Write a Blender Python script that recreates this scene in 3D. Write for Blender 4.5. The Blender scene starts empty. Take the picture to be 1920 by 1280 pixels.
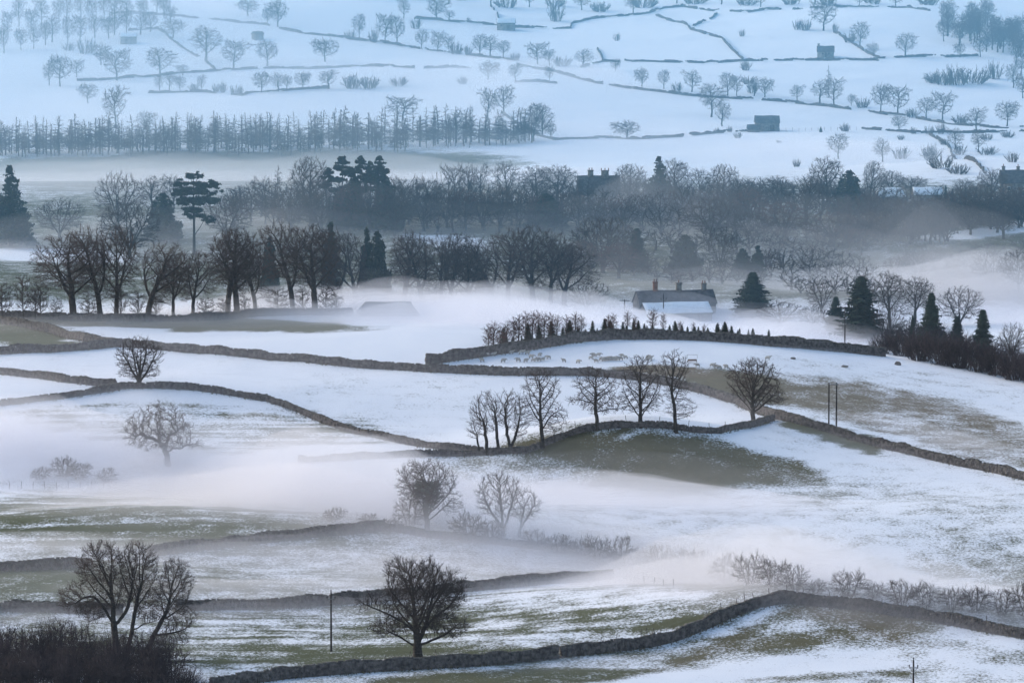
import bpy, bmesh, math, random, time
import numpy as np
from mathutils import Vector, Matrix
T0 = time.time()
scene = bpy.context.scene
C = scene.collection

# ------------------------------------------------------------------ camera, sky, sun, exposure
FPX, IW, IH = 9140.0, 1920.0, 1280.0          # focal length in pixels of the 1920 x 1280 frame
CAM_Z, PITCH = 120.0, 0.095                   # a hillside viewpoint, looking slightly down
cam_data = bpy.data.cameras.new('camera')
cam_data.sensor_width = 36.0
cam_data.lens = 36.0 * FPX / IW
cam_data.clip_start, cam_data.clip_end = 1.0, 9000.0
cam = bpy.data.objects.new('camera', cam_data)
C.objects.link(cam)
cam.location = (0, 0, CAM_Z)
cam.rotation_euler = (math.pi / 2 - PITCH, 0, 0)
scene.camera = cam

SUN_EL, SUN_ROT = math.radians(20.0), math.radians(-62.0)   # low winter sun behind thin cloud
world = bpy.data.worlds.new('World')
scene.world = world
world.use_nodes = True
wn = world.node_tree
bg = wn.nodes['Background']
sky = wn.nodes.new('ShaderNodeTexSky')
sky.sky_type = 'NISHITA'
sky.sun_disc = False
sky.sun_elevation = SUN_EL
sky.sun_rotation = SUN_ROT
sky.altitude = 200
sky.air_density = 1.0
sky.dust_density = 1.6
sky.ozone_density = 1.0
wn.links.new(sky.outputs[0], bg.inputs[0])
bg.inputs[1].default_value = 0.12
sun_data = bpy.data.lights.new('sun', 'SUN')
sun_data.energy = 1.3
sun_data.angle = math.radians(60)
sun_data.color = (1.0, 0.91, 0.85)
sun = bpy.data.objects.new('sun', sun_data)
C.objects.link(sun)
sd = Vector((math.sin(SUN_ROT) * math.cos(SUN_EL), math.cos(SUN_ROT) * math.cos(SUN_EL), math.sin(SUN_EL)))
sun.rotation_euler = (-sd).to_track_quat('-Z', 'Y').to_euler()
scene.view_settings.view_transform = 'Standard'
scene.view_settings.look = 'None'
scene.view_settings.gamma = 1.0
scene.view_settings.exposure = 1.16
cy = scene.cycles
cy.max_bounces = 6
cy.diffuse_bounces = 2
cy.glossy_bounces = 1
cy.transmission_bounces = 2
cy.volume_bounces = 5
cy.use_light_tree = False
cy.use_adaptive_sampling = True
cy.adaptive_threshold = 0.025
cy.transparent_max_bounces = 64
cy.use_denoising = True
cy.caustics_reflective = cy.caustics_refractive = False

# ------------------------------------------------------------------ small maths
def hash2(ix, iy, seed):
    h = (ix.astype(np.int64) * 374761393 + iy.astype(np.int64) * 668265263 + seed * 974634777) & 0xFFFFFFFF
    h = ((h ^ (h >> 13)) * 1274126177) & 0xFFFFFFFF
    h = h ^ (h >> 16)
    return (h & 0xFFFFFF) / float(0xFFFFFF)

def vnoise(x, y, seed=0):
    x, y = np.asarray(x, float), np.asarray(y, float)
    ix, iy = np.floor(x), np.floor(y)
    fx, fy = x - ix, y - iy
    fx, fy = fx * fx * (3 - 2 * fx), fy * fy * (3 - 2 * fy)
    a, b = hash2(ix, iy, seed), hash2(ix + 1, iy, seed)
    c, d = hash2(ix, iy + 1, seed), hash2(ix + 1, iy + 1, seed)
    return (a * (1 - fx) + b * fx) * (1 - fy) + (c * (1 - fx) + d * fx) * fy

def fnoise(x, y, seed=0, octv=4):
    s, a, t = 0.0, 1.0, 0.0
    for o in range(octv):
        s = s + a * vnoise(x * 2 ** o, y * 2 ** o, seed + o)
        t += a
        a *= 0.5
    return s / t

def smooth(a, b, x):
    t = np.clip((x - a) / (b - a), 0, 1)
    return t * t * (3 - 2 * t)

# ------------------------------------------------------------------ the lie of the land
PROFILE = [(1700, 560), (1400, 640), (1280, 690), (1100, 765), (1000, 815), (900, 868), (800, 918), (700, 960), (640, 995),
           (600, 1040), (560, 1110), (500, 1190), (450, 1260), (400, 1340), (350, 1440), (300, 1600), (240, 1740),
           (150, 1900), (80, 2030), (0, 2180), (-120, 2400)]
_py = np.array([p[1] for p in PROFILE], float)
_pz = np.array([CAM_Z - p[1] * math.tan(PITCH + (p[0] - 640) / FPX) for p in PROFILE])
_py = np.concatenate([[-120, 0, 60, 200, 400], _py, [2700, 3100, 3600]])
_pz = np.concatenate([[119, 117.5, 100, 58, 20], _pz, [100, 112, 114]])

def _pchip(xs, ys):
    h = np.diff(xs); d = np.diff(ys) / h
    m = np.zeros(len(xs))
    for i in range(1, len(xs) - 1):
        if d[i - 1] * d[i] > 0:
            w1, w2 = 2 * h[i] + h[i - 1], h[i] + 2 * h[i - 1]
            m[i] = (w1 + w2) / (w1 / d[i - 1] + w2 / d[i])
    m[0], m[-1] = d[0], d[-1]
    def f(x):
        x = np.clip(x, xs[0], xs[-1])
        i = np.clip(np.searchsorted(xs, x) - 1, 0, len(xs) - 2)
        t = (x - xs[i]) / h[i]
        return ((1 + 2 * t) * (1 - t) ** 2 * ys[i] + t * (1 - t) ** 2 * h[i] * m[i]
                + t * t * (3 - 2 * t) * ys[i + 1] + t * t * (t - 1) * h[i] * m[i + 1])
    return f
_base = _pchip(_py, _pz)
_prow = np.array([p[0] for p in PROFILE][::-1], float)
_pdist = np.array([p[1] for p in PROFILE][::-1], float)

# knolls (+) and hollows (-): centre given by its place in the view, height and half-widths in metres, turn in degrees
KNOLLS = [
    (1500, 1165, 5.0, 42, 20, 0), (1950, 1215, 2.0, 30, 22, 0), (1350, 1040, -2.0, 60, 22, 0), (1750, 1050, -3.0, 40, 24, 0),
    (1190, 838, 6.2, 23, 13, 0), (1450, 800, 2.0, 18, 14, 0), (1150, 905, -2.5, 45, 16, 0),
    (300, 990, 3.2, 38, 18, 0), (250, 885, -3.0, 60, 16, 0), (700, 905, -2.0, 40, 14, 0), (820, 1010, 1.0, 20, 14, 0),
    (260, 745, 2.2, 40, 16, 0), (1050, 625, 2.5, 60, 26, 0), (2050, 660, -9.0, 62, 60, 0), (1700, 590, -5.0, 60, 45, 0), (0, 610, 1.5, 30, 18, 0),
    (960, 560, -5.0, 200, 30, 0), (1150, 1120, 0.8, 30, 10, 0), (650, 1150, -1.2, 40, 18, 0),
    (800, 430, 3.0, 45, 30, 0), (300, 465, -2.0, 60, 30, 0), (1750, 440, 5.0, 50, 40, 0), (1900, 340, 6.0, 60, 70, 0), (1600, 500, -4.0, 70, 40, 0),
    (300, 310, -7.0, 150, 60, 0), (600, 20, 5.0, 80, 80, 0), (1700, 60, 6.0, 70, 120, 0), (100, 180, -3.0, 60, 60, 0), (1150, 330, 4.0, 40, 50, 0),
]
_kn = []
for (kx, kr, ka, sx, sy, rot) in KNOLLS:
    yy = float(np.interp(kr, _prow, _pdist))
    _kn.append(((kx - 960) / FPX * yy, yy, ka, sx, sy, math.radians(rot)))

def height(x, y):
    x, y = np.asarray(x, float), np.asarray(y, float)
    z = _base(y)
    for (cx, cy_, a, sx, sy, r) in _kn:
        dx, dy = x - cx, y - cy_
        if r:
            dx, dy = dx * math.cos(r) + dy * math.sin(r), -dx * math.sin(r) + dy * math.cos(r)
        z = z + a * np.exp(-(dx / sx) ** 2 - (dy / sy) ** 2)
    w = smooth(450, 640, y)
    z = z + w * (1.6 * (fnoise(x / 38, y / 30, 5, 3) - 0.5) + smooth(1500, 1800, y) * 5.0 * (fnoise(x / 130, y / 160, 9, 2) - 0.5))
    z = z + w * 0.35 * (fnoise(x / 6.0, y / 5.0, 21, 2) - 0.5)
    return z

_cp, _sp = math.cos(PITCH), math.sin(PITCH)
def pix_ray(px, py):
    a, b = (np.asarray(px, float) - IW / 2) / FPX, (IH / 2 - np.asarray(py, float)) / FPX
    return a, _cp + b * _sp, -_sp + b * _cp          # x, y, z of the view ray

_ts = np.concatenate([np.arange(480, 1300, 1.5), np.arange(1300, 3400, 3.0)])
def ground_at(px, py):
    """where the line of sight through a place in the frame first meets the land"""
    dx, dy, dz = pix_ray(px, py)
    t = _ts / dy
    f = CAM_Z + dz * t - height(dx * t, dy * t)
    k = int(np.argmax(f < 0)) if (f < 0).any() else len(t) - 1
    a, b = t[max(k - 1, 0)], t[k]
    for _ in range(14):
        m = 0.5 * (a + b)
        if CAM_Z + dz * m - float(height(dx * m, dy * m)) > 0: a = m
        else: b = m
    x, y = float(dx * b), float(dy * b)
    return x, y, float(height(x, y))

def px_per_m(y):
    return FPX / y

def project(x, y, z):
    dz = z - CAM_Z
    f = y * _cp - dz * _sp
    u = y * _sp + dz * _cp
    return IW / 2 + FPX * x / f, IH / 2 - FPX * u / f

# ------------------------------------------------------------------ object helpers
def mesh_np(name, V, quads=None, tris=None, mat=None, smooth_shade=False):
    me = bpy.data.meshes.new(name)
    V = np.asarray(V, np.float32).reshape(-1, 3)
    nq = 0 if quads is None else len(quads)
    nt = 0 if tris is None else len(tris)
    me.vertices.add(len(V)); me.vertices.foreach_set('co', V.ravel())
    loops = []
    if nq: loops.append(np.asarray(quads, np.int32).ravel())
    if nt: loops.append(np.asarray(tris, np.int32).ravel())
    L = np.concatenate(loops)
    me.loops.add(len(L)); me.loops.foreach_set('vertex_index', L)
    me.polygons.add(nq + nt)
    starts = np.concatenate([np.arange(nq) * 4, nq * 4 + np.arange(nt) * 3]).astype(np.int32)
    me.polygons.foreach_set('loop_start', starts)
    if smooth_shade:
        me.polygons.foreach_set('use_smooth', np.ones(nq + nt, bool))
    me.update(calc_edges=True)
    if mat is not None: me.materials.append(mat)
    return me

def obj(name, me, parent=None, loc=None):
    o = bpy.data.objects.new(name, me)
    C.objects.link(o)
    if parent is not None: o.parent = parent
    if loc is not None: o.location = loc
    return o

def tag(o, label=None, cat=None, group=None, kind=None):
    if label: o['label'] = label
    if cat: o['category'] = cat
    if group: o['group'] = group
    if kind: o['kind'] = kind
    return o

def empty(name, loc=(0, 0, 0), rz=0.0, sc=1.0):
    o = bpy.data.objects.new(name, None)
    o.empty_display_size = 0.5
    C.objects.link(o)
    o.location = loc
    o.rotation_euler = (0, 0, rz)
    o.scale = sc if isinstance(sc, tuple) else (sc, sc, sc)
    return o

class MB:
    """collects boxes, tubes and faces into one mesh"""
    def __init__(s): s.V, s.Q, s.T, s.n = [], [], [], 0
    def add(s, V, Q=(), T=()):
        V = np.asarray(V, float).reshape(-1, 3)
        s.V.append(V)
        if len(Q): s.Q.append(np.asarray(Q, int) + s.n)
        if len(T): s.T.append(np.asarray(T, int) + s.n)
        s.n += len(V)
    def box(s, c, half, rz=0.0, jit=0.0, rng=None):
        v = np.array([[x, y, z] for z in (-1, 1) for (x, y) in ((-1, -1), (1, -1), (1, 1), (-1, 1))], float) * np.array(half)
        if jit: v = v + (rng.random((8, 3)) - 0.5) * 2 * jit
        if rz:
            cs, sn = math.cos(rz), math.sin(rz)
            v = np.stack([v[:, 0] * cs - v[:, 1] * sn, v[:, 0] * sn + v[:, 1] * cs, v[:, 2]], 1)
        s.add(v + np.array(c), [(0, 3, 2, 1), (4, 5, 6, 7), (0, 1, 5, 4), (1, 2, 6, 5), (2, 3, 7, 6), (3, 0, 4, 7)])
    def tube(s, p, q, r0, r1, k=8, cap=True):
        V, Q = tubes(np.array([p], float), np.array([q], float), np.array([r0]), np.array([r1]), k)
        s.add(V, Q)
        if cap:
            b = s.n - 2 * k
            for off in (0, k):
                c = np.mean(V[off:off + k], 0)
                s.V.append(c[None]); ci = s.n; s.n += 1
                s.T.append(np.array([(b + off + i, b + off + (i + 1) % k, ci) for i in range(k)]))
    def mesh(s, name, mat, smooth_shade=False):
        return mesh_np(name, np.concatenate(s.V), np.concatenate(s.Q) if s.Q else None, np.concatenate(s.T) if s.T else None, mat, smooth_shade)
    def build(s, name, mat, parent=None, smooth_shade=False):
        return obj(name, s.mesh(name, mat, smooth_shade), parent)

def tubes(P0, P1, r0, r1, k=3):
    """open k-sided tubes from P0 to P1; vertices and quads"""
    n = len(P0)
    d = P1 - P0
    L = np.linalg.norm(d, axis=1, keepdims=True); L[L < 1e-9] = 1e-9
    d = d / L
    ref = np.where(np.abs(d[:, 2:3]) > 0.9, np.array([[1.0, 0, 0]]), np.array([[0, 0, 1.0]]))
    u = np.cross(d, ref); u /= np.linalg.norm(u, axis=1, keepdims=True)
    w = np.cross(d, u)
    a = np.arange(k) * 2 * math.pi / k
    ring = u[:, None, :] * np.cos(a)[None, :, None] + w[:, None, :] * np.sin(a)[None, :, None]
    V = np.empty((n, 2, k, 3))
    V[:, 0] = P0[:, None, :] + ring * r0[:, None, None]
    V[:, 1] = P1[:, None, :] + ring * r1[:, None, None]
    base = (np.arange(n) * 2 * k)[:, None]
    i = np.arange(k)[None, :]; j = (i + 1) % k
    Q = np.stack([base + i, base + j, base + k + j, base + k + i], -1).reshape(-1, 4)
    return V.reshape(-1, 3), Q

# ------------------------------------------------------------------ materials
def material(name):
    m = bpy.data.materials.new(name)
    m.use_nodes = True
    nt = m.node_tree
    b = nt.nodes['Principled BSDF']
    b.inputs['Roughness'].default_value = 0.9
    b.inputs['Specular IOR Level'].default_value = 0.15
    return m, nt, b

def node(nt, t, **kw):
    n = nt.nodes.new(t)
    for k, v in kw.items(): setattr(n, k, v)
    return n

def mottled(name, c1, c2, scale=1.0, rough=0.9, detail=4.0, coords='Object', bump=0.0, per_object=0.0):
    m, nt, b = material(name)
    tc = node(nt, 'ShaderNodeTexCoord')
    nz = node(nt, 'ShaderNodeTexNoise'); nz.inputs['Scale'].default_value = scale; nz.inputs['Detail'].default_value = detail
    nt.links.new(tc.outputs[coords], nz.inputs['Vector'])
    rp = node(nt, 'ShaderNodeValToRGB')
    rp.color_ramp.elements[0].position, rp.color_ramp.elements[1].position = 0.35, 0.65
    rp.color_ramp.elements[0].color = (*c1, 1); rp.color_ramp.elements[1].color = (*c2, 1)
    nt.links.new(nz.outputs['Fac'], rp.inputs['Fac'])
    col = rp.outputs['Color']
    if per_object:
        oi = node(nt, 'ShaderNodeObjectInfo')
        mr = node(nt, 'ShaderNodeMapRange'); mr.inputs['To Min'].default_value = 1 - per_object; mr.inputs['To Max'].default_value = 1 + per_object
        nt.links.new(oi.outputs['Random'], mr.inputs['Value'])
        mx = node(nt, 'ShaderNodeVectorMath', operation='SCALE')
        nt.links.new(col, mx.inputs[0]); nt.links.new(mr.outputs[0], mx.inputs['Scale'])
        col = mx.outputs[0]
    nt.links.new(col, b.inputs['Base Color'])
    b.inputs['Roughness'].default_value = rough
    if bump:
        bp = node(nt, 'ShaderNodeBump'); bp.inputs['Strength'].default_value = bump
        nt.links.new(nz.outputs['Fac'], bp.inputs['Height']); nt.links.new(bp.outputs[0], b.inputs['Normal'])
    return m

M = {}
M['bark'] = mottled('bark', (0.022, 0.020, 0.018), (0.058, 0.051, 0.044), 2.5, 0.95, bump=0.3, per_object=0.2)
M['twig'] = mottled('twig', (0.040, 0.031, 0.027), (0.080, 0.062, 0.052), 0.7, 0.95, per_object=0.25)
M['red_twig'] = mottled('red_twig', (0.055, 0.030, 0.026), (0.10, 0.058, 0.048), 0.7, 0.95, per_object=0.25)
M['thicket'] = mottled('thicket', (0.018, 0.015, 0.018), (0.068, 0.050, 0.050), 0.6, 0.95, per_object=0.25)
M['wood_twig'] = mottled('wood_twig', (0.020, 0.017, 0.016), (0.045, 0.038, 0.036), 0.4, 0.95)
M['larch_bark'] = mottled('larch_bark', (0.06, 0.05, 0.045), (0.10, 0.085, 0.075), 1.0, 0.95)
M['larch_twig'] = mottled('larch_twig', (0.075, 0.060, 0.052), (0.13, 0.105, 0.09), 0.6, 0.95, per_object=0.3)
M['needle'] = mottled('needle', (0.012, 0.021, 0.014), (0.034, 0.05, 0.03), 0.8, 0.8, per_object=0.25)
M['ivy'] = mottled('ivy', (0.014, 0.022, 0.011), (0.035, 0.05, 0.022), 1.5, 0.6)
M['stone'] = mottled('stone', (0.055, 0.050, 0.048), (0.165, 0.15, 0.14), 1.6, 0.95, 6.0)
M['coping'] = mottled('coping', (0.05, 0.047, 0.043), (0.15, 0.14, 0.125), 1.2, 0.95, 6.0)
M['far_stone'] = mottled('far_stone', (0.05, 0.046, 0.042), (0.12, 0.11, 0.10), 0.5, 0.95, 4.0)
M['masonry'] = mottled('masonry', (0.10, 0.09, 0.078), (0.22, 0.20, 0.175), 1.4, 0.95, 6.0)
M['slate'] = mottled('slate', (0.05, 0.048, 0.05), (0.11, 0.105, 0.105), 1.0, 0.85, 5.0)
M['snow'] = mottled('snow', (0.76, 0.79, 0.83), (0.84, 0.86, 0.88), 0.6, 0.8)
M['wood'] = mottled('wood', (0.035, 0.029, 0.024), (0.075, 0.062, 0.05), 3.0, 0.9)
M['pole_wood'] = mottled('pole_wood', (0.016, 0.013, 0.012), (0.04, 0.033, 0.028), 2.0, 0.9)
M['metal'] = mottled('metal', (0.10, 0.10, 0.10), (0.2, 0.2, 0.2), 4.0, 0.6)
M['porcelain'] = mottled('porcelain', (0.75, 0.76, 0.76), (0.85, 0.85, 0.84), 4.0, 0.25)
M['wool'] = mottled('wool', (0.30, 0.28, 0.25), (0.42, 0.395, 0.36), 3.0, 1.0, per_object=0.15)
M['dark_face'] = mottled('dark_face', (0.03, 0.025, 0.02), (0.06, 0.05, 0.04), 3.0, 0.9)
M['glass'] = mottled('glass', (0.02, 0.022, 0.025), (0.03, 0.032, 0.035), 1.0, 0.1)
M['clay'] = mottled('clay', (0.16, 0.075, 0.05), (0.24, 0.12, 0.08), 3.0, 0.9)
M['rust'] = mottled('rust', (0.09, 0.05, 0.035), (0.15, 0.09, 0.06), 3.0, 0.8)
HAZE, MIST = True, True
# ------------------------------------------------------------------ the ground
# how much snow lies (0 bare .. 1 covered), how brown the bare grass is, how much it is ribbed: by field, but on the valley floor by mist tone
SNOW_ROWS = [(-400, .93), (250, .90), (320, .86), (350, .45), (420, .35), (560, .35), (585, .85), (640, .90), (860, .80), (900, .70), (1000, .55), (1080, .50), (1200, .50), (1280, .62), (1500, .6)]  # valley-floor rows lowered: darker ground colour dims the mist above to grey
# (x, y, rx, ry, tilt degrees, snow, brown, ribs, weight)
PATCHES = [
    (260, 985, 420, 62, 2, .34, .1, 1.0, 1.0), (620, 1000, 120, 40, 6, .38, .2, .5, .8), (150, 1085, 300, 32, 0, .24, .0, .4, 1.0), (480, 1085, 260, 30, 0, .45, .1, .5, .8), (100, 1130, 200, 22, 0, .40, 0, .4, .8),
    (760, 1165, 600, 62, -3, .44, .15, 1.0, 1.0), (420, 1222, 420, 30, 0, .36, .1, .9, 1.0), (520, 1180, 260, 30, 0, .50, .1, .9, .8), (1080, 1120, 260, 24, -2, .62, .2, .7, .8), (900, 1235, 240, 14, -4, .36, .1, .8, .9),
    (1280, 1090, 160, 16, 3, .36, .1, .3, .9), (1290, 1160, 110, 9, -14, .25, .2, .3, .9), (1190, 1200, 120, 12, -9, .72, .2, .4, .9),
    (980, 1270, 330, 20, -2, .24, .25, .3, 1.0), (1330, 1215, 120, 13, -22, .28, .6, .1, 1.0), (1395, 1168, 110, 11, -24, .78, .4, .1, .9),
    (1620, 1158, 150, 20, 6, .33, .75, .1, 1.0), (1500, 1200, 180, 15, -8, .38, .5, .1, .9), (1720, 1205, 170, 16, 12, .40, .8, .1, .9), (1450, 1255, 360, 24, -6, .86, .3, .1, 1.0), (1800, 1245, 180, 26, 10, .66, .4, .1, 1.0), (1850, 1190, 90, 16, 14, .75, .4, .1, .8), (1560, 1268, 200, 7, -3, .45, .4, .1, .8),
    (1500, 980, 560, 82, 4, .60, .2, .1, 1.0), (1400, 985, 300, 36, 3, .68, .2, .1, .8), (1760, 960, 200, 20, 8, .68, .3, .1, .6), (1620, 1010, 160, 9, 3, .55, .3, .0, .6),
    (1680, 875, 240, 26, 12, .74, .2, .0, .9), (1190, 860, 260, 66, 4, .18, .5, .0, 1.0), (960, 885, 200, 30, 8, .50, .15, .0, .8), (1400, 868, 160, 34, 12, .26, .5, .0, .9), (1445, 838, 90, 18, 12, .80, .2, .0, 1.0), (1560, 815, 130, 17, 17, .12, .12, .0, 1.0), (1550, 800, 60, 4, 26, .85, .2, .0, 1.0), (1150, 813, 60, 8, 14, .6, .2, 0, .9), (1200, 800, 40, 6, 14, .65, .2, 0, .9),
    (1700, 775, 280, 52, 13, .40, .85, .0, 1.0), (1830, 830, 180, 36, 14, .50, .8, .0, .9), (1400, 722, 130, 30, 10, .12, .55, .0, 1.0), (1540, 745, 120, 24, 10, .30, .7, .0, .9), (1600, 690, 260, 26, 8, .72, .4, .0, .9), (1830, 730, 160, 24, 12, .68, .4, .0, .8), (1600, 662, 300, 15, 6, .95, .3, 0, .9),
    (1250, 693, 130, 12, 3, .20, .9, 0, 1.0), (1120, 668, 200, 18, 0, .95, .4, 0, .9), (1290, 655, 200, 14, 0, .97, .4, 0, .9),
    (450, 700, 560, 36, 2, .84, .1, .15, 1.0), (800, 760, 300, 50, 8, .78, .1, .2, 1.0), (380, 800, 400, 52, 4, .52, .15, 1.0, 1.0), (640, 842, 160, 9, -3, .86, .1, .2, .9), (60, 735, 160, 18, 2, .9, .1, .2, .9),
    (1370, 775, 90, 18, 10, .84, .2, 0, .9),
    (60, 634, 160, 20, 6, .12, .05, 0, 1.0), (170, 644, 60, 5, 6, .62, .05, 0, .9), (300, 606, 420, 14, 1, .14, .15, 0, 1.0), (420, 634, 330, 10, 3, .97, .1, .1, .9), (760, 645, 260, 22, 3, .97, .1, .1, 1.0), (30, 612, 60, 8, 6, .1, .1, 0, .9),
    (1650, 275, 420, 36, 5, .90, .4, 0, .8), (1640, 40, 80, 24, 8, .86, .4, 0, .8), (1860, 430, 160, 15, -7, .96, .2, 0, 1.0), (1850, 475, 180, 24, -7, .25, .1, 0, .9), (100, 480, 160, 14, 2, .97, .1, 0, .9), (60, 458, 160, 8, 2, .2, .1, 0, .9), (830, 448, 100, 12, 8, .97, .1, 0, .9),
    (430, 316, 590, 36, -1, .10, .3, 0, 1.0), (1000, 412, 620, 30, 0, .25, .5, 0, 1.0), (1740, 410, 200, 34, -4, .25, .5, 0, .9),
]
xs = np.concatenate([np.arange(-900, -420, 24.0), np.arange(-420, 421, 3.5), np.arange(440, 901, 24.0)])
ys = np.concatenate([np.arange(-100, 560, 22.0), np.arange(560, 1010, 1.8), np.arange(1010, 1300, 3.0), np.arange(1300, 2400, 5.0), np.arange(2400, 3500, 40.0)])
GX, GY = np.meshgrid(xs, ys)
GZ = height(GX, GY)
nx, ny = len(xs), len(ys)
idx = np.arange(nx * ny).reshape(ny, nx)
Q = np.stack([idx[:-1, :-1], idx[:-1, 1:], idx[1:, 1:], idx[1:, :-1]], -1).reshape(-1, 4)
PXg, PYg = project(GX, np.maximum(GY, 300), GZ)
snow = np.interp(PYg, [r[0] for r in SNOW_ROWS], [r[1] for r in SNOW_ROWS])
brown = np.full_like(snow, 0.25); ribs = np.full_like(snow, 0.1)
wx = (fnoise(GX / 14, GY / 14, 31, 3) - .5) * 60; wy = (fnoise(GX / 14, GY / 14, 41, 3) - .5) * 16
for (cx, cy_, rx, ry, tl, s_, b_, r_, w_) in PATCHES:
    a = math.radians(tl)
    dx, dy = PXg + wx - cx, PYg + wy - cy_
    u, v = dx * math.cos(a) + dy * math.sin(a), -dx * math.sin(a) + dy * math.cos(a)
    d = np.sqrt((u / rx) ** 2 + (v / ry) ** 2)
    w = w_ * smooth(1.15, 0.7, d)
    snow += (s_ - snow) * w; brown += (b_ - brown) * w; ribs += (r_ - ribs) * w
far_out = np.clip((np.abs(GX) - 110 - GY * 0.02) / 100, 0, 1)
snow = snow + (0.75 - snow) * far_out * (GY < 1300)

def ground_material():
    m, nt, b = material('snowy_grass')
    L = nt.links.new
    tc = node(nt, 'ShaderNodeTexCoord')
    at = node(nt, 'ShaderNodeAttribute', attribute_name='cover')
    sep = node(nt, 'ShaderNodeSeparateColor'); L(at.outputs['Color'], sep.inputs[0])
    def noise(scale, detail, sx=1, sy=1, rough=0.55, rz=0.0):
        mp = node(nt, 'ShaderNodeMapping'); mp.inputs['Scale'].default_value = (sx, sy, 1); mp.inputs['Rotation'].default_value = (0, 0, rz)
        L(tc.outputs['Object'], mp.inputs['Vector'])
        n = node(nt, 'ShaderNodeTexNoise'); n.inputs['Scale'].default_value = scale; n.inputs['Detail'].default_value = detail; n.inputs['Roughness'].default_value = rough
        L(mp.outputs[0], n.inputs['Vector'])
        return n.outputs['Fac']
    def math_(op, a, b_=None, c=None):
        n = node(nt, 'ShaderNodeMath', operation=op)
        for i, v in enumerate((a, b_, c)):
            if v is None: continue
            if isinstance(v, (int, float)): n.inputs[i].default_value = v
            else: L(v, n.inputs[i])
        return n.outputs[0]
    fine = noise(2.1, 6.0, rough=0.78)
    mid = noise(0.22, 4.0)
    big = noise(0.05, 3.0)
    rib = noise(0.38, 4.0, 0.09, 1.0, rz=0.14)
    cover = math_('ADD', sep.outputs[0], math_('MULTIPLY', math_('SUBTRACT', fine, 0.5), 1.7))
    cover = math_('ADD', cover, math_('MULTIPLY', math_('SUBTRACT', mid, 0.5), 0.75))
    cover = math_('ADD', cover, math_('MULTIPLY', math_('SUBTRACT', big, 0.5), 0.42))
    cover = math_('ADD', cover, math_('MULTIPLY', math_('MULTIPLY', math_('SUBTRACT', rib, 0.5), 1.15), sep.outputs[2]))
    mr = node(nt, 'ShaderNodeMapRange', interpolation_type='SMOOTHSTEP')
    mr.inputs['From Min'].default_value, mr.inputs['From Max'].default_value = 0.31, 0.71
    L(cover, mr.inputs['Value'])
    def mix(f, a, b_):
        n = node(nt, 'ShaderNodeMix', data_type='RGBA')
        if isinstance(f, float): n.inputs[0].default_value = f
        else: L(f, n.inputs[0])
        for i, v in ((6, a), (7, b_)):
            if isinstance(v, tuple): n.inputs[i].default_value = (*v, 1)
            else: L(v, n.inputs[i])
        return n.outputs[2]
    green = mix(noise(0.9, 4.0), (0.045, 0.058, 0.026), (0.10, 0.115, 0.055))
    straw = mix(noise(0.7, 5.0), (0.075, 0.058, 0.034), (0.21, 0.16, 0.095))
    grass = mix(sep.outputs[1], green, straw)
    white = mix(noise(0.15, 3.0), (0.76, 0.79, 0.83), (0.84, 0.86, 0.88))
    L(mix(mr.outputs[0], grass, white), b.inputs['Base Color'])
    bp = node(nt, 'ShaderNodeBump'); bp.inputs['Strength'].default_value = 0.5; bp.inputs['Distance'].default_value = 0.35
    L(fine, bp.inputs['Height']); L(bp.outputs[0], b.inputs['Normal'])
    b.inputs['Roughness'].default_value = 0.95
    return m
gm = mesh_np('ground', np.stack([GX, GY, GZ], -1), Q, None, ground_material(), True)
ca = gm.color_attributes.new('cover', 'FLOAT_COLOR', 'POINT')
ca.data.foreach_set('color', np.stack([np.clip(snow, 0, 1), np.clip(brown, 0, 1), np.clip(ribs, 0, 1), np.ones_like(snow)], -1).astype(np.float32).ravel())
ground = obj('ground', gm)
tag(ground, 'rolling winter farmland, snow lying patchy over the grass', kind='structure')

# ------------------------------------------------------------------ air: an even blue haze, and banks of ground mist lying on the land
def volume_material(name, density, color, aniso):
    m = bpy.data.materials.new(name); m.use_nodes = True
    nt = m.node_tree
    nt.nodes.remove(nt.nodes['Principled BSDF'])
    v = nt.nodes.new('ShaderNodeVolumePrincipled')
    v.inputs['Color'].default_value = (*color, 1)
    v.inputs['Density'].default_value = density
    v.inputs['Anisotropy'].default_value = aniso
    nt.links.new(v.outputs[0], nt.nodes['Material Output'].inputs['Volume'])
    return m
if HAZE:
    hb = MB()
    hb.box((0, 1725, 69), (930, 1865, 76))
    hz = hb.build('haze', volume_material('haze_air', 0.000022, (0.72, 0.84, 1.0), 0.1))
    tag(hz, 'thin blue haze filling the whole valley air', kind='stuff')

def blur(a, n):
    for ax in (0, 1):
        k = np.exp(-np.linspace(-2, 2, 2 * n + 1) ** 2 / 2); k /= k.sum()
        p = np.pad(a, [(n, n) if q == ax else (0, 0) for q in (0, 1)], mode='edge')
        a = np.apply_along_axis(lambda v: np.convolve(v, k, 'valid'), ax, p)
    return a

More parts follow.
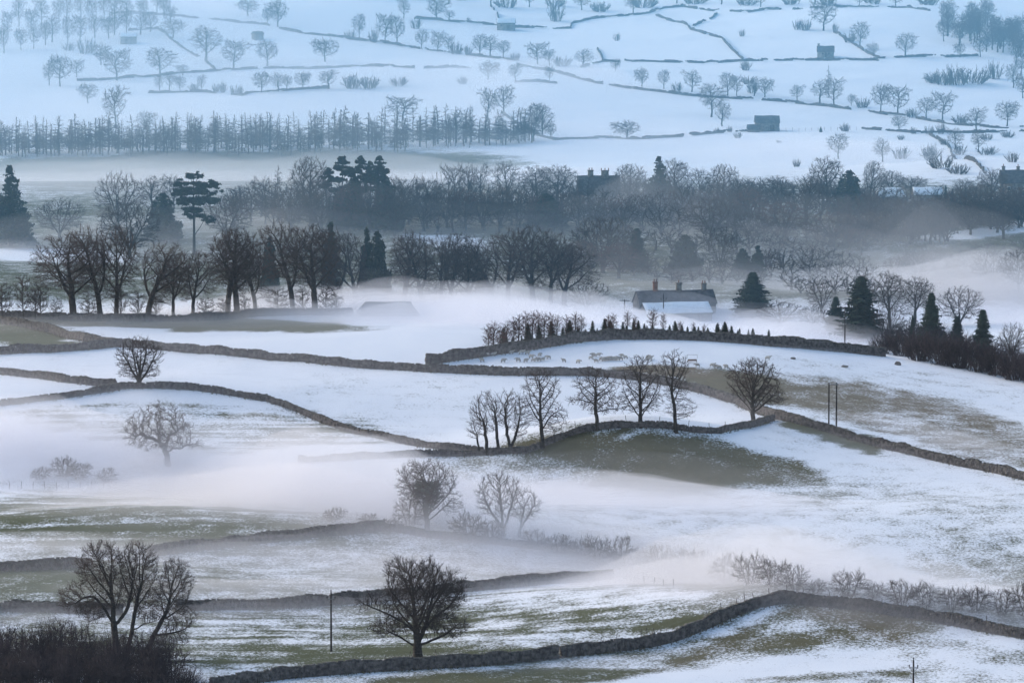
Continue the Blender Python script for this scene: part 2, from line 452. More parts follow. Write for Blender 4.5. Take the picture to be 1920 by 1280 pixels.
def mist_bank(label, density, blobs, seed, wob, color, lo=-3.0, region=(-330, 330, 640, 1720), step=6.0, layers=((0.5, .46), (0.9, .32), (1.6, .22)), level=0.5):
    """mist lying on the land, levelled over its hollows; thinner layer upon layer towards the top"""
    x = np.arange(region[0], region[1] + 1, step); y = np.arange(region[2], region[3] + 1, step)
    X, Y = np.meshgrid(x, y)
    Z = height(X, Y)
    Zs = blur(Z, 5)
    px0, py0 = project(X, Y, Z)
    n_x, n_y = len(x), len(y)
    I = np.arange(n_x * n_y).reshape(n_y, n_x); J = I + n_x * n_y
    for li, (mult, frac) in enumerate(layers):
        sd_ = seed + 31 * li
        px = px0 + (fnoise(X / 34, Y / 34, sd_, 3) - .5) * 130
        py = py0 + (fnoise(X / 34, Y / 34, sd_ + 7, 3) - .5) * 34
        t = np.zeros_like(X)
        for (cx, cy_, rx, ry, tl, h) in blobs:
            a = math.radians(tl)
            dx, dy = px - cx, py - cy_
            u, v = dx * math.cos(a) + dy * math.sin(a), -dx * math.sin(a) + dy * math.cos(a)
            g = h * np.exp(-(u / rx) ** 2 - (v / ry) ** 2)
            t = np.maximum(t, g) + 0.25 * np.minimum(t, g)
        t = t * (1 - wob + 2 * wob * fnoise(X / 26, Y / 18, sd_ + 3, 3)) * mult
        t = t + level * (Zs - Z) * smooth(0.4, 2.5, t) - 0.35
        t = np.where(t > 0, t, t)
        edge = np.minimum(np.minimum(X - x[0], x[-1] - X), np.minimum(Y - y[0], y[-1] - Y))
        t = np.where(edge <= 0.1, -0.5, t)
        top = Z + np.maximum(t, -0.6)
        keep = (t > -0.3)
        cell = keep[:-1, :-1] | keep[:-1, 1:] | keep[1:, 1:] | keep[1:, :-1]
        def qs(a): return np.stack([a[:-1, :-1], a[:-1, 1:], a[1:, 1:], a[1:, :-1]], -1)
        up = qs(I)[cell]; dn = qs(J)[cell][:, ::-1]
        sides = []
        cp = np.pad(cell, 1)
        inner = cp[1:-1, 1:-1]
        for (dy_, dx_, a0, a1) in ((-1, 0, 0, 1), (1, 0, 2, 3), (0, 1, 1, 2), (0, -1, 3, 0)):
            nb = cp[1 + dy_:cp.shape[0] - 1 + dy_, 1 + dx_:cp.shape[1] - 1 + dx_]
            c = qs(I)[inner & ~nb]
            if len(c): sides.append(np.stack([c[:, a1], c[:, a0], c[:, a0] + n_x * n_y, c[:, a1] + n_x * n_y], -1))
        V = np.concatenate([np.stack([X, Y, top], -1).reshape(-1, 3), np.stack([X, Y, Z + lo], -1).reshape(-1, 3)])
        F = np.concatenate([up, dn] + sides)
        used = np.unique(F); remap = np.full(len(V), -1); remap[used] = np.arange(len(used))
        me = mesh_np('mist', V[used], remap[F], None, volume_material('mist_air', density * frac, color, 0.2), True)
        o = obj('mist', me)
        tag(o, label + (', its densest lowest layer', '', ', its faint upper layer')[li], kind='stuff')
if HAZE:
    vb = MB()
    vb.box((0, 2285, 56), (920, 1270, 62))
    tag(vb.build('mist', volume_material('valley_air', 0.00044, (0.28, 0.66, 0.95), 0.1)), 'thin blue air filling the valley beyond the near fields', kind='stuff')
if MIST:
    MC = (0.915, 0.90, 0.925)
    # (x, y, rx, ry, tilt, depth of the mist in metres)
    mist_bank('low mist pooled in the hollows between the fields', 0.10, [
        (-20, 850, 300, 46, 2, 8.0), (330, 900, 300, 36, 3, 6.0), (560, 935, 260, 38, 6, 8.0), (790, 990, 240, 38, 8, 6.0), (970, 1030, 260, 38, 6, 6.2), (1200, 1068, 280, 36, 6, 4.6), (1450, 1100, 280, 34, 4, 4.4), (1750, 1140, 340, 34, 6, 4.8),
        (1080, 940, 320, 30, 3, 3.4), (1400, 950, 200, 24, 3, 2.0), (480, 1110, 330, 18, 0, 2.0), (760, 1075, 200, 20, 0, 1.8), (120, 1030, 240, 22, 0, 1.6), (300, 965, 300, 20, 2, 1.8), (520, 1152, 320, 13, -2, 2.0), (60, 1155, 200, 12, 0, 1.8), (500, 1038, 260, 18, -4, 2.4), (1080, 1240, 220, 16, -4, 1.1), (900, 1110, 260, 14, -3, 1.2), (1640, 845, 200, 18, 12, 1.0), (1780, 830, 220, 24, 14, 1.2), (600, 1050, 240, 20, 0, 1.6), (1600, 1120, 260, 24, 5, 5.0), (727, 598, 120, 9, 0, 4.0),
        (560, 590, 330, 10, -1, 3.6), (800, 588, 240, 12, 0, 5.0), (950, 600, 150, 12, 0, 4.0), (1250, 598, 330, 14, 2, 4.4), (1530, 632, 150, 18, 3, 3.6), (1880, 560, 200, 40, 6, 6.0), (1700, 545, 300, 26, 6, 3.0), (1580, 590, 160, 14, 4, 3.0),
        (160, 745, 300, 22, 3, 1.5), (120, 605, 260, 10, 0, 1.2), (800, 855, 260, 20, 2, 2.2),
    ], 101, 0.5, MC)
    mist_bank('tall thin mist drifting across the valley woods', 0.016, [
        (250, 352, 460, 22, 0, 6), (650, 345, 300, 20, 0, 5), (1000, 340, 200, 18, 0, 3), (1050, 438, 360, 18, 0, 6), (500, 450, 330, 22, 0, 10), (200, 470, 300, 20, 0, 7), (1400, 470, 330, 20, 14, 11), (1640, 510, 260, 28, 14, 11), (1800, 548, 260, 34, 8, 11), (900, 560, 500, 24, 0, 6), (1250, 556, 300, 20, 0, 9),
        (150, 880, 500, 56, 2, 6.5), (760, 960, 420, 56, 6, 6), (1350, 1045, 460, 56, 6, 7), (300, 1075, 500, 44, 0, 6), (800, 1090, 400, 34, 0, 5),
        (100, 735, 400, 50, 0, 4.0), (1180, 900, 280, 40, 2, 6), (500, 600, 600, 20, 0, 3),
    ], 207, 0.5, MC)
    mist_bank('wisps of mist hanging on the opposite hillside', 0.012, [
        (60, 20, 260, 40, 0, 12), (330, 30, 160, 26, 10, 10), (480, 130, 200, 18, 6, 4), (720, 158, 240, 22, 6, 7), (930, 175, 120, 40, 20, 9), (1080, 150, 160, 20, 12, 7), (1120, 250, 240, 26, 0, 4), (1600, 300, 300, 22, 4, 7), (300, 200, 400, 24, 0, 3), (250, 300, 400, 20, 0, 2.5), (700, 290, 300, 20, 0, 2.5),
    ], 307, 0.45, MC, region=(-330, 330, 1560, 2300), step=9.0, layers=((0.7, .65), (1.3, .35)))
    mist_bank('broad pale veil of mist over the left of the opposite hillside', 0.0030, [(200, 120, 520, 180, 0, 18), (350, 300, 640, 46, -1, 16), (900, 190, 200, 60, 0, 12)], 407, 0.2, (0.82, 0.88, 0.94), region=(-330, 330, 1380, 2380), step=12.0, layers=((1.0, 1.0),))
    mist_bank('thin even ground mist over the middle fields', 0.0030, [(300, 700, 900, 120, 3, 7), (1250, 740, 700, 110, 6, 6), (700, 1120, 700, 60, 0, 4), (1500, 1000, 500, 70, 4, 4)], 507, 0.25, MC, region=(-330, 330, 640, 1100), step=9.0, layers=((1.0, 1.0),))
# ------------------------------------------------------------------ bare trees grown branch by branch into a crown outline
def grow(rng, att, pos, par, step, kill, infl, up, jit, maxit=120):
    P = np.zeros((9000, 3)); R = np.full(9000, -1, int)
    n = len(pos); P[:n] = pos; R[:n] = par
    nch = np.zeros(9000, int); last = np.zeros((9000, 3))
    for i in range(n):
        if R[i] >= 0: nch[R[i]] += 1
    d2 = ((att[:, None, :] - P[None, :n, :]) ** 2).sum(-1)
    near = d2.argmin(1); dist = d2[np.arange(len(att)), near]
    alive = np.ones(len(att), bool)
    for it in range(maxit):
        act = alive & (dist < infl * infl)
        if not act.any() or n > 8500: break
        src = near[act]
        v = att[act] - P[src]; v /= np.linalg.norm(v, axis=1, keepdims=True) + 1e-9
        acc = np.zeros((n, 3)); np.add.at(acc, src, v)
        ids = np.unique(src); ids = ids[nch[ids] < 4]
        if not len(ids): break
        d = acc[ids]; d /= np.linalg.norm(d, axis=1, keepdims=True) + 1e-9
        d = d + np.array([0, 0, up]) + rng.normal(0, jit, d.shape)
        back = np.where(R[ids] >= 0, R[ids], ids)
        prev = P[ids] - P[back]; pl = np.linalg.norm(prev, axis=1, keepdims=True); prev = np.where(pl > 1e-6, prev / np.maximum(pl, 1e-6), 0)
        d = d + 0.35 * prev
        d /= np.linalg.norm(d, axis=1, keepdims=True) + 1e-9
        same = (nch[ids] > 0) & ((d * last[ids]).sum(1) > 0.90)      # would only repeat its last shoot
        nch[ids[same]] = 9
        ids, d = ids[~same], d[~same]
        if not len(ids): continue
        last[ids] = d
        new = P[ids] + d * step
        m = len(new)
        P[n:n + m] = new; R[n:n + m] = ids; nch[ids] += 1
        dd = ((att[:, None, :] - new[None]) ** 2).sum(-1)
        j = dd.argmin(1); dj = dd[np.arange(len(att)), j]
        better = dj < dist
        near = np.where(better, n + j, near); dist = np.where(better, dj, dist)
        alive &= dist > kill * kill
        n += m
    return P[:n].copy(), R[:n].copy()

def crown_points(rng, env, n, soft=False):
    w = np.array([e[3] * e[4] * e[5] for e in env]); w = w ** 0.8; w /= w.sum()
    out = []
    for e, k in zip(env, rng.multinomial(n, w)):
        v = rng.normal(size=(k, 3)); v /= np.linalg.norm(v, axis=1, keepdims=True)
        r = np.abs(rng.normal(0.72, 0.27, k)) if soft else rng.random(k) ** (1 / 3.6)
        out.append(np.array(e[:3]) + v * r[:, None] * np.array(e[3:6]))
    return np.concatenate(out)

def twig_set(rng, P, D, count, lo, hi, spread, lift, r):
    n = len(P)
    idx = np.repeat(np.arange(n), count)
    d = D[idx] + rng.normal(0, spread, (len(idx), 3)) + np.array([0, 0, lift])
    d /= np.linalg.norm(d, axis=1, keepdims=True) + 1e-9
    L = lo + (hi - lo) * rng.random(len(idx))
    A = P[idx]
    mid = A + d * (L * 0.55)[:, None]
    d2 = d + rng.normal(0, 0.18, d.shape) + np.array([0, 0, lift * 0.6]); d2 /= np.linalg.norm(d2, axis=1, keepdims=True)
    B = mid + d2 * (L * 0.45)[:, None]
    return A, mid, B, d2

def bare_tree(seed, H, env, stems, n_att=900, step=0.45, kill=0.85, infl=6.0, up=0.10, jit=0.10, wig=0.05, tw=2, tw_len=(0.5, 1.0), tip=0.018, base_r=0.4, power=2.15, twig_r=0.012, crown_mat='twig', ivy=None, side=0, lift=0.32, bark='bark'):
    """meshes of a leafless tree: trunk with its limbs, crown of boughs and twigs"""
    rng = np.random.default_rng(seed)
    att = crown_points(rng, env, n_att)
    pos, par = [], []
    for st in stems:
        prev = -1
        pts = [np.array(p, float) for p in st if not isinstance(p, str)]
        if isinstance(st[0], str):                                   # a limb springing from what has grown so far
            prev = int(((np.array(pos) - pts[0]) ** 2).sum(1).argmin())
        for a in range(len(pts) - 1):
            L = np.linalg.norm(pts[a + 1] - pts[a]); k = max(1, int(L / step))
            for i in range(k):
                q = pts[a] + (pts[a + 1] - pts[a]) * i / k
                pos.append(q); par.append(prev); prev = len(pos) - 1
        pos.append(pts[-1]); par.append(prev); prev = len(pos) - 1
    P, R = grow(rng, att, np.array(pos), np.array(par), step, kill, infl, up, jit)
    n = len(P)
    kid = np.full(n, -1, int)
    for i in range(n - 1, -1, -1):
        if R[i] >= 0: kid[R[i]] = i
    ok = np.nonzero((R >= 0) & (kid >= 0))[0]
    for _ in range(7): P[ok] = 0.45 * P[ok] + 0.275 * (P[R[ok]] + P[kid[ok]])      # ease the kinks
    off = np.zeros((n, 3))
    kick = rng.normal(0, wig, (n, 3))
    for i in range(n):
        if R[i] >= 0: off[i] = off[R[i]] * 0.93 + kick[i]
    P = P + off * np.minimum(1, P[:, 2:3] / 2)
    # pipe model
    acc = np.zeros(n); nc = np.zeros(n, int)
    r = np.zeros(n)
    order = range(n - 1, -1, -1)
    main = np.full(n, -1, int)
    for i in order:
        r[i] = max(acc[i], tip ** power) ** (1 / power) if nc[i] else tip
        p = R[i]
        if p >= 0:
            acc[p] += r[i] ** power; nc[p] += 1
            if main[p] < 0 or r[i] > r[main[p]]: main[p] = i
    rb = r[0]
    s = (base_r - tip) / max(rb - tip, 1e-6)
    r = tip + (r - tip) * s
    hz = P[:, 2]
    r = r * (1 + 0.45 * np.exp(-hz / (0.5 + 0.4 * base_r * 2)))       # root flare
    seg = np.nonzero(R >= 0)[0]; q = R[seg]
    is_main = main[q] == seg
    r0 = np.where(is_main, np.minimum(r[q], r[seg] * 1.5), np.minimum(r[q] * 0.8, r[seg] * 1.25)); r1 = r[seg]
    big = r1 > max(0.16 * base_r, tip * 2.2)
    d = P[seg] - P[q]
    ext = d / (np.linalg.norm(d, axis=1, keepdims=True) + 1e-9) * (r1 * 0.35)[:, None]
    Vt, Qt = tubes(P[q][big], (P[seg] + ext)[big], r0[big], r1[big], 7)
    # bottom of the trunk reaches into the ground
    roots = np.nonzero(R < 0)[0]
    Vr, Qr = tubes(P[roots] - np.array([0, 0, 0.9]), P[roots], r[roots] * 1.15, r[roots], 7)
    root_of = np.arange(n)
    for i in range(n):
        if R[i] >= 0: root_of[i] = root_of[R[i]]
    trunks = []
    for g, rt in enumerate(roots):
        sel = np.nonzero(root_of[seg[big]] == rt)[0]
        fv = np.concatenate([Vt.reshape(-1, 14, 3)[sel].reshape(-1, 3), Vr.reshape(-1, 14, 3)[g]])
        fq = np.arange(len(sel) + 1)[:, None, None] * 14 + Qt[:7][None] if len(Qt) else Qr[:7][None]
        trunks.append(mesh_np('trunk', fv, fq.reshape(-1, 4), None, M[bark], True))
    sm = ~big
    parts = [tubes(P[q][sm], P[seg][sm], r0[sm], r1[sm], 3)]
    # twigs on the thin wood
    thin = seg[(r[seg] < tip * 3.2)]
    D = P[thin] - P[R[thin]]; D /= np.linalg.norm(D, axis=1, keepdims=True) + 1e-9
    A, B1, B2, d2 = twig_set(rng, P[thin], D, tw, tw_len[0], tw_len[1], 0.46, lift, twig_r)
    full = np.full(len(A), twig_r)
    spikes = [cones(A, B1 + (B2 - B1) * 0.35, full * 1.25), cones(B1, B2, full)]
    if side:
        A3, B3, B4, _ = twig_set(rng, B1, d2, side, tw_len[0] * 0.5, tw_len[1] * 0.65, 0.55, lift, twig_r)
        f3 = np.full(len(A3), twig_r * 0.8)
        spikes.append(cones(A3, B4, f3))
    Vs, Qs, Ts, o = [], [], [], 0
    for v, f in parts:
        Vs.append(v); Qs.append(f + o); o += len(v)
    for v, f in spikes:
        Vs.append(v); Ts.append(f + o); o += len(v)
    crown = mesh_np('crown', np.concatenate(Vs), np.concatenate(Qs), np.concatenate(Ts), M[crown_mat], False)
    res = {'trunk': trunks[0], 'stems': trunks[1:], 'crown': crown}
    if ivy:
        res['ivy'] = leaf_mass('ivy', seed + 5, ivy[0], ivy[1], ivy[2], M['ivy'])
    allz = np.concatenate(Vs)
    res['H'] = float(np.percentile(allz[:, 2], 99.8))
    res['W'] = float(np.percentile(allz[:, 0], 99.5) - np.percentile(allz[:, 0], 0.5))
    res['xc'] = 0.0; res['n'] = n
    return res

def cones(A, B, r):
    """three-sided spikes from A to a point at B; vertices and triangles"""
    V, _ = tubes(A, B, r, r, 3)
    V = V.reshape(-1, 6, 3)[:, :4].copy()
    V[:, 3] = B
    b = (np.arange(len(A)) * 4)[:, None, None]
    return V.reshape(-1, 3), (b + np.array([[[0, 1, 3], [1, 2, 3], [2, 0, 3]]])).reshape(-1, 3)

def limbs(seed, trunk, n, z0, z1, c, r, lo=-5, hi=72, reach=.8):
    """boughs leaving the trunk between two heights, the low ones flat and the high ones steep, each bending upwards"""
    rng = random.Random(seed)
    tz = [p[2] for p in trunk]
    out = []
    for k in range(n):
        f = (k + .5) / n
        zs = z0 + (z1 - z0) * f ** .85
        st = np.array([np.interp(zs, tz, [p[i] for p in trunk]) for i in range(3)])
        az = 2.39996 * k + rng.uniform(-.35, .35)
        el = math.radians(lo + (hi - lo) * f + rng.uniform(-9, 9))
        q = reach * rng.uniform(.85, 1.08)
        end = np.array(c) + np.array(r) * q * np.array([math.cos(el) * math.cos(az), math.cos(el) * math.sin(az), math.sin(el)])
        if end[2] < st[2] + .3: end[2] = st[2] + .3
        L = np.linalg.norm(end - st)
        m1 = st + (end - st) * .33 + np.array([0, 0, -.03 * L]) + np.array([rng.uniform(-1, 1), rng.uniform(-1, 1), 0]) * .04 * L
        m2 = st + (end - st) * .68 + np.array([0, 0, -.05 * L]) + np.array([rng.uniform(-1, 1), rng.uniform(-1, 1), 0]) * .05 * L
        out.append(['on', tuple(st), tuple(m1), tuple(m2), tuple(end)])
    return out

def leaf_mass(name, seed, env, n, size, mat):
    rng = np.random.default_rng(seed)
    c = crown_points(rng, env, n, soft=True)
    a = rng.normal(size=(n, 3)); a /= np.linalg.norm(a, axis=1, keepdims=True)
    b = np.cross(a, rng.normal(size=(n, 3))); b /= np.linalg.norm(b, axis=1, keepdims=True)
    s = size * (0.45 + 1.1 * rng.random(n) ** 2)[:, None]
    V = np.stack([c - a * s, c + b * s * 0.6, c + a * s, c - b * s * 0.6], 1).reshape(-1, 3)
    return mesh_np(name, V, np.arange(4 * n).reshape(-1, 4), None, mat)

# ------------------------------------------------------------------ conifers
def spruce(seed, H=16.0, R=4.0, needle='needle', base=0.06, whorls=26, droop=0.25, density=1.0, ragged=0.25, per=8, shape=1.0, trunk_r=0.25, core=True):
    rng = np.random.default_rng(seed)
    mb = MB()
    zs = np.linspace(base * H, H * 0.985, whorls)
    V, T = [], []
    n = 0
    for iz, z in enumerate(zs):
        f = (z - base * H) / (H - base * H)
        rad = R * (1 - f) ** shape * (0.9 + 0.2 * rng.random()) + 0.2
        if f < 0.08: rad *= 0.6 + 0.4 * f / 0.08
        k = max(4, int(per * (0.6 + 0.4 * (1 - f))))
        a0 = rng.random() * 6.28
        for j in range(k):
            if rng.random() > density: continue
            a = a0 + 6.283 * j / k + rng.normal(0, 0.12)
            L = rad * (1 - ragged * rng.random() * 1.6) * (1.15 if rng.random() < 0.15 else 1.0)
            dv = np.array([math.cos(a), math.sin(a), 0]); sv = np.array([-math.sin(a), math.cos(a), 0])
            tilt = 0.25 * f - droop * (1 - f) + rng.normal(0, 0.06)
            m = max(3, int(L / 0.55))
            for i in range(m):                       # sprays along the bough, alternately to each side
                t0 = (i + 0.3 * rng.random()) / m
                p = dv * L * t0 + np.array([0, 0, z + L * t0 * tilt + 0.12 * L * t0 * t0])
                w = (0.36 + 0.36 * L * (1 - t0)) * (0.7 + 0.6 * rng.random())
                fw = 0.55 * L / m + 0.45
                for sgn in (-1, 1):
                    tip_ = p + sv * sgn * w + dv * fw * (0.6 + 0.5 * rng.random()) + np.array([0, 0, -0.40 * w - 0.12 + rng.normal(0, 0.12)])
                    mid = p + sv * sgn * w * 0.35 + dv * fw * 0.1 + np.array([0, 0, 0.06])
                    V += [p, mid, tip_, p + dv * fw * 0.8 + np.array([0, 0, -0.25])]
                    T += [(n, n + 1, n + 2), (n, n + 2, n + 3)]; n += 4
                # hanging sprays give the bough depth
                hang = 0.35 + 0.55 * rng.random()
                for ax, wd in ((dv, fw * 0.75), (sv, w * 0.7)):
                    V += [p - ax * wd * 0.5, p + ax * wd * 0.6, p + ax * wd * rng.uniform(-.3, .6) + np.array([0, 0, -hang])]
                    T += [(n, n + 1, n + 2)]; n += 3
    top = np.array([0, 0, H])
    for a in np.arange(0, 6.28, 1.05):
        b_ = np.array([math.cos(a) * 0.16, math.sin(a) * 0.16, H - 0.9])
        V += [top, b_, np.array([math.cos(a + 1.05) * 0.16, math.sin(a + 1.05) * 0.16, H - 0.9])]; T += [(n, n + 1, n + 2)]; n += 3
    crown = mesh_np('crown', np.array(V), None, np.array(T), M[needle])
    tk = MB(); tk.tube((0, 0, -0.9), (0, 0, H * 0.5), trunk_r * 1.1, trunk_r * 0.6, 8); tk.tube((0, 0, H * 0.5), (0, 0, H * 0.97), trunk_r * 0.6, 0.03, 6)
    return {'trunk': tk.mesh('trunk', M['bark'], True), 'crown': crown, 'H': H, 'W': 2 * R}

def pine(seed, H=19.0, tiers=(), trunk_r=0.35, lean=0.3, top_extra=0):
    """tall bare trunk, flat plates of needles on bent limbs: tiers = (height fraction, side reach x, side reach y, plate radius, thickness)"""
    rng = np.random.default_rng(seed)
    tk = MB()
    pts = [np.array([lean * math.sin(z * 0.22 + seed) * z / H, lean * math.cos(z * 0.17 + seed) * z / H, z]) for z in np.linspace(0, H * 0.97, 9)]
    tk.tube(pts[0] - np.array([0, 0, .9]), pts[0], trunk_r * 1.3, trunk_r * 1.15, 9)
    for i in range(8):
        tk.tube(pts[i], pts[i + 1], trunk_r * (1.12 - 0.115 * i), trunk_r * (1.12 - 0.115 * (i + 1)), 9, cap=False)
    env = []
    for (hf, rx, ry, pr, th) in tiers:
        z = hf * H
        c = np.array([rx, ry, z])
        i = min(7, int(max(hf - 0.10, 0) / 0.97 * 8))
        st = pts[i]
        mid = (st + c) / 2 + np.array([0, 0, -0.25])
        tk.tube(st, mid, trunk_r * 0.35, trunk_r * 0.25, 6); tk.tube(mid, c, trunk_r * 0.25, 0.04, 6)
        for q in range(12):
            a = rng.random() * 6.28; rr = pr * 0.95 * rng.random() ** 0.6
            e = pr * (0.14 + 0.22 * rng.random())
            env.append((c[0] + math.cos(a) * rr, c[1] + math.sin(a) * rr, z + rng.normal(0, th * 0.6) - 0.3 * rr, e * 1.5, e * 1.4, th * (0.25 + 0.4 * rng.random())))
    crown = leaf_mass('crown', seed + 1, env, 1300 * len(tiers), 0.30, M['needle'])
    W = 2 * max(abs(t[1]) + t[3] for t in tiers)
    return {'trunk': tk.mesh('trunk', M['bark'], True), 'crown': crown, 'H': H, 'W': W}

def dense_conifer(seed, H=20.0, R=6.0, lumps=60, shape=0.8, base=0.05, leaves=9000, size=0.42):
    """heavy dark evergreen, its outline broken into lobes"""
    rng = np.random.default_rng(seed)
    env = []
    for i in range(lumps * 3):
        f = base + (1 - base) * rng.random() ** 1.15
        rad = R * (1 - f) ** shape * (0.55 + 0.55 * rng.random())
        a = rng.random() * 6.28
        s = 0.35 + 0.13 * R * (1 - f) * (0.5 + rng.random())
        env.append((math.cos(a) * rad * 0.85, math.sin(a) * rad * 0.85, f * H * 0.97, s * 1.2, s * 1.2, s * (0.6 + 0.5 * rng.random())))
    for f in np.linspace(0.12, 0.85, 9): env.append((0, 0, H * f, R * 0.55 * (1 - f) ** shape, R * 0.55 * (1 - f) ** shape, H * .07))
    crown = leaf_mass('crown', seed + 1, env, leaves, size, M['needle'])
    tk = MB(); tk.tube((0, 0, -0.9), (0, 0, H * 0.8), 0.05 * R + 0.22, 0.06, 9)
    return {'trunk': tk.mesh('trunk', M['bark'], True), 'crown': crown, 'H': H, 'W': 2 * R * 0.95}

# ------------------------------------------------------------------ shrubs and thickets: many stems from the ground
def shrub(seed, H=3.0, W=4.5, stems=60, mat='twig', tip=0.012, tw=3, upright=0.5, tw_len=(0.25, 0.6)):
    rng = np.random.default_rng(seed)
    A, B, r0, r1, S, E, DD = [], [], [], [], [], [], []
    for i in range(stems):
        a = rng.random() * 6.28; rr = (rng.random() ** 0.6) * W * 0.28
        p = np.array([math.cos(a) * rr, math.sin(a) * rr, -0.3])
        out = np.array([math.cos(a), math.sin(a), 0]) * (1 - upright) * (0.4 + rng.random())
        d = np.array([0, 0, 1.0]) + out + rng.normal(0, 0.12, 3); d /= np.linalg.norm(d)
        e = math.sqrt(max(0.05, 1 - (rr / (W * 0.55)) ** 2))
        L = H * e * (0.75 + 0.35 * rng.random()); k = 6
        rad = 0.012 + 0.012 * L * rng.random()
        for j in range(k):
            q = p + d * (L / k)
            f0, f1 = 1 - j / k, 1 - (j + 1) / k
            A.append(p); B.append(q); r0.append(tip + rad * f0); r1.append(tip + rad * f1)
            if j >= 1: E.append(q); DD.append(d)
            d = d + rng.normal(0, 0.16, 3) + out * 0.12; d /= np.linalg.norm(d); p = q
    A, B, r0, r1, E, DD = map(np.array, (A, B, r0, r1, E, DD))
    V1, Q1 = tubes(A, B, r0, r1, 3)
    a, b, c, d2 = twig_set(rng, E, DD, tw, tw_len[0] * H / 2, tw_len[1] * H / 2, 0.75, 0.35, tip)
    f = np.full(len(a), tip)
    V2, T2 = cones(a, b + (c - b) * 0.35, f * 1.1); V3, T3 = cones(b, c, f)
    me = mesh_np('shrub', np.concatenate([V1, V2, V3]), Q1, np.concatenate([T2 + len(V1), T3 + len(V1) + len(V2)]), M[mat])
    return {'mesh': me, 'H': float(np.percentile(V3[:, 2], 99)), 'W': float(np.percentile(V3[:, 0], 99) - np.percentile(V3[:, 0], 1))}

# ------------------------------------------------------------------ placing
RNG = random.Random(7)
_seen_labels = {}
def place_tree(proto, px, base, h_px, w_px=None, name='bare_tree', label=None, cat='tree', group=None, sink=0.25, rz=None, mirror=False, dy=0.0, at=None, crown_mat=None):
    x, y, z = at if at else ground_at(px, base)
    if dy:
        k = (y + dy) / y; x, y = x * k, y + dy; z = float(height(x, y))
    s = px_per_m(y)
    H = h_px / s
    sz = H / proto['H']
    sx = (w_px / s) / proto['W'] if w_px else sz
    rot = rz if rz is not None else RNG.uniform(-0.5, 0.5)
    o = empty(name, (x, y, z - sink), rot, (sx * (-1 if mirror else 1), sx, sz))
    tag(o, label, cat, group)
    for k in ('trunk', 'crown', 'ivy'):
        if k in proto: obj(k, proto[k], o)
    for st in proto.get('stems', ()): obj('trunk', st, o)
    return o

def place_shrub(proto, px, base, h_px, w_px, label, name='shrub', group=None, sink=0.1, at=None, cat='shrub'):
    x, y, z = at if at else ground_at(px, base)
    s = px_per_m(y)
    o = obj(name, proto['mesh'], None, (x, y, z - sink))
    o.rotation_euler = (0, 0, RNG.uniform(0, 6.28))
    k = (w_px / s) / proto['W']
    o.scale = (k, k, (h_px / s) / proto['H'])
    tag(o, label, cat, group)
    return o

ORD = ['first', 'second', 'third', 'fourth', 'fifth', 'sixth', 'seventh', 'eighth', 'ninth', 'tenth', 'eleventh', 'twelfth', 'thirteenth', 'fourteenth', 'fifteenth',
       'sixteenth', 'seventeenth', 'eighteenth', 'nineteenth', 'twentieth', 'twenty-first', 'twenty-second', 'twenty-third', 'twenty-fourth', 'twenty-fifth', 'twenty-sixth']
# ------------------------------------------------------------------ dry stone walls
def world_line(pts, step):
    P = [ground_at(px, py)[:2] for (px, py) in pts]
    P = np.array(P)
    # smooth through the points
    t = np.concatenate([[0], np.cumsum(np.linalg.norm(np.diff(P, axis=0), axis=1))])
    n = max(2, int(t[-1] / step))
    s = np.linspace(0, t[-1], n + 1)
    x, y = np.interp(s, t, P[:, 0]), np.interp(s, t, P[:, 1])
    return x, y, s

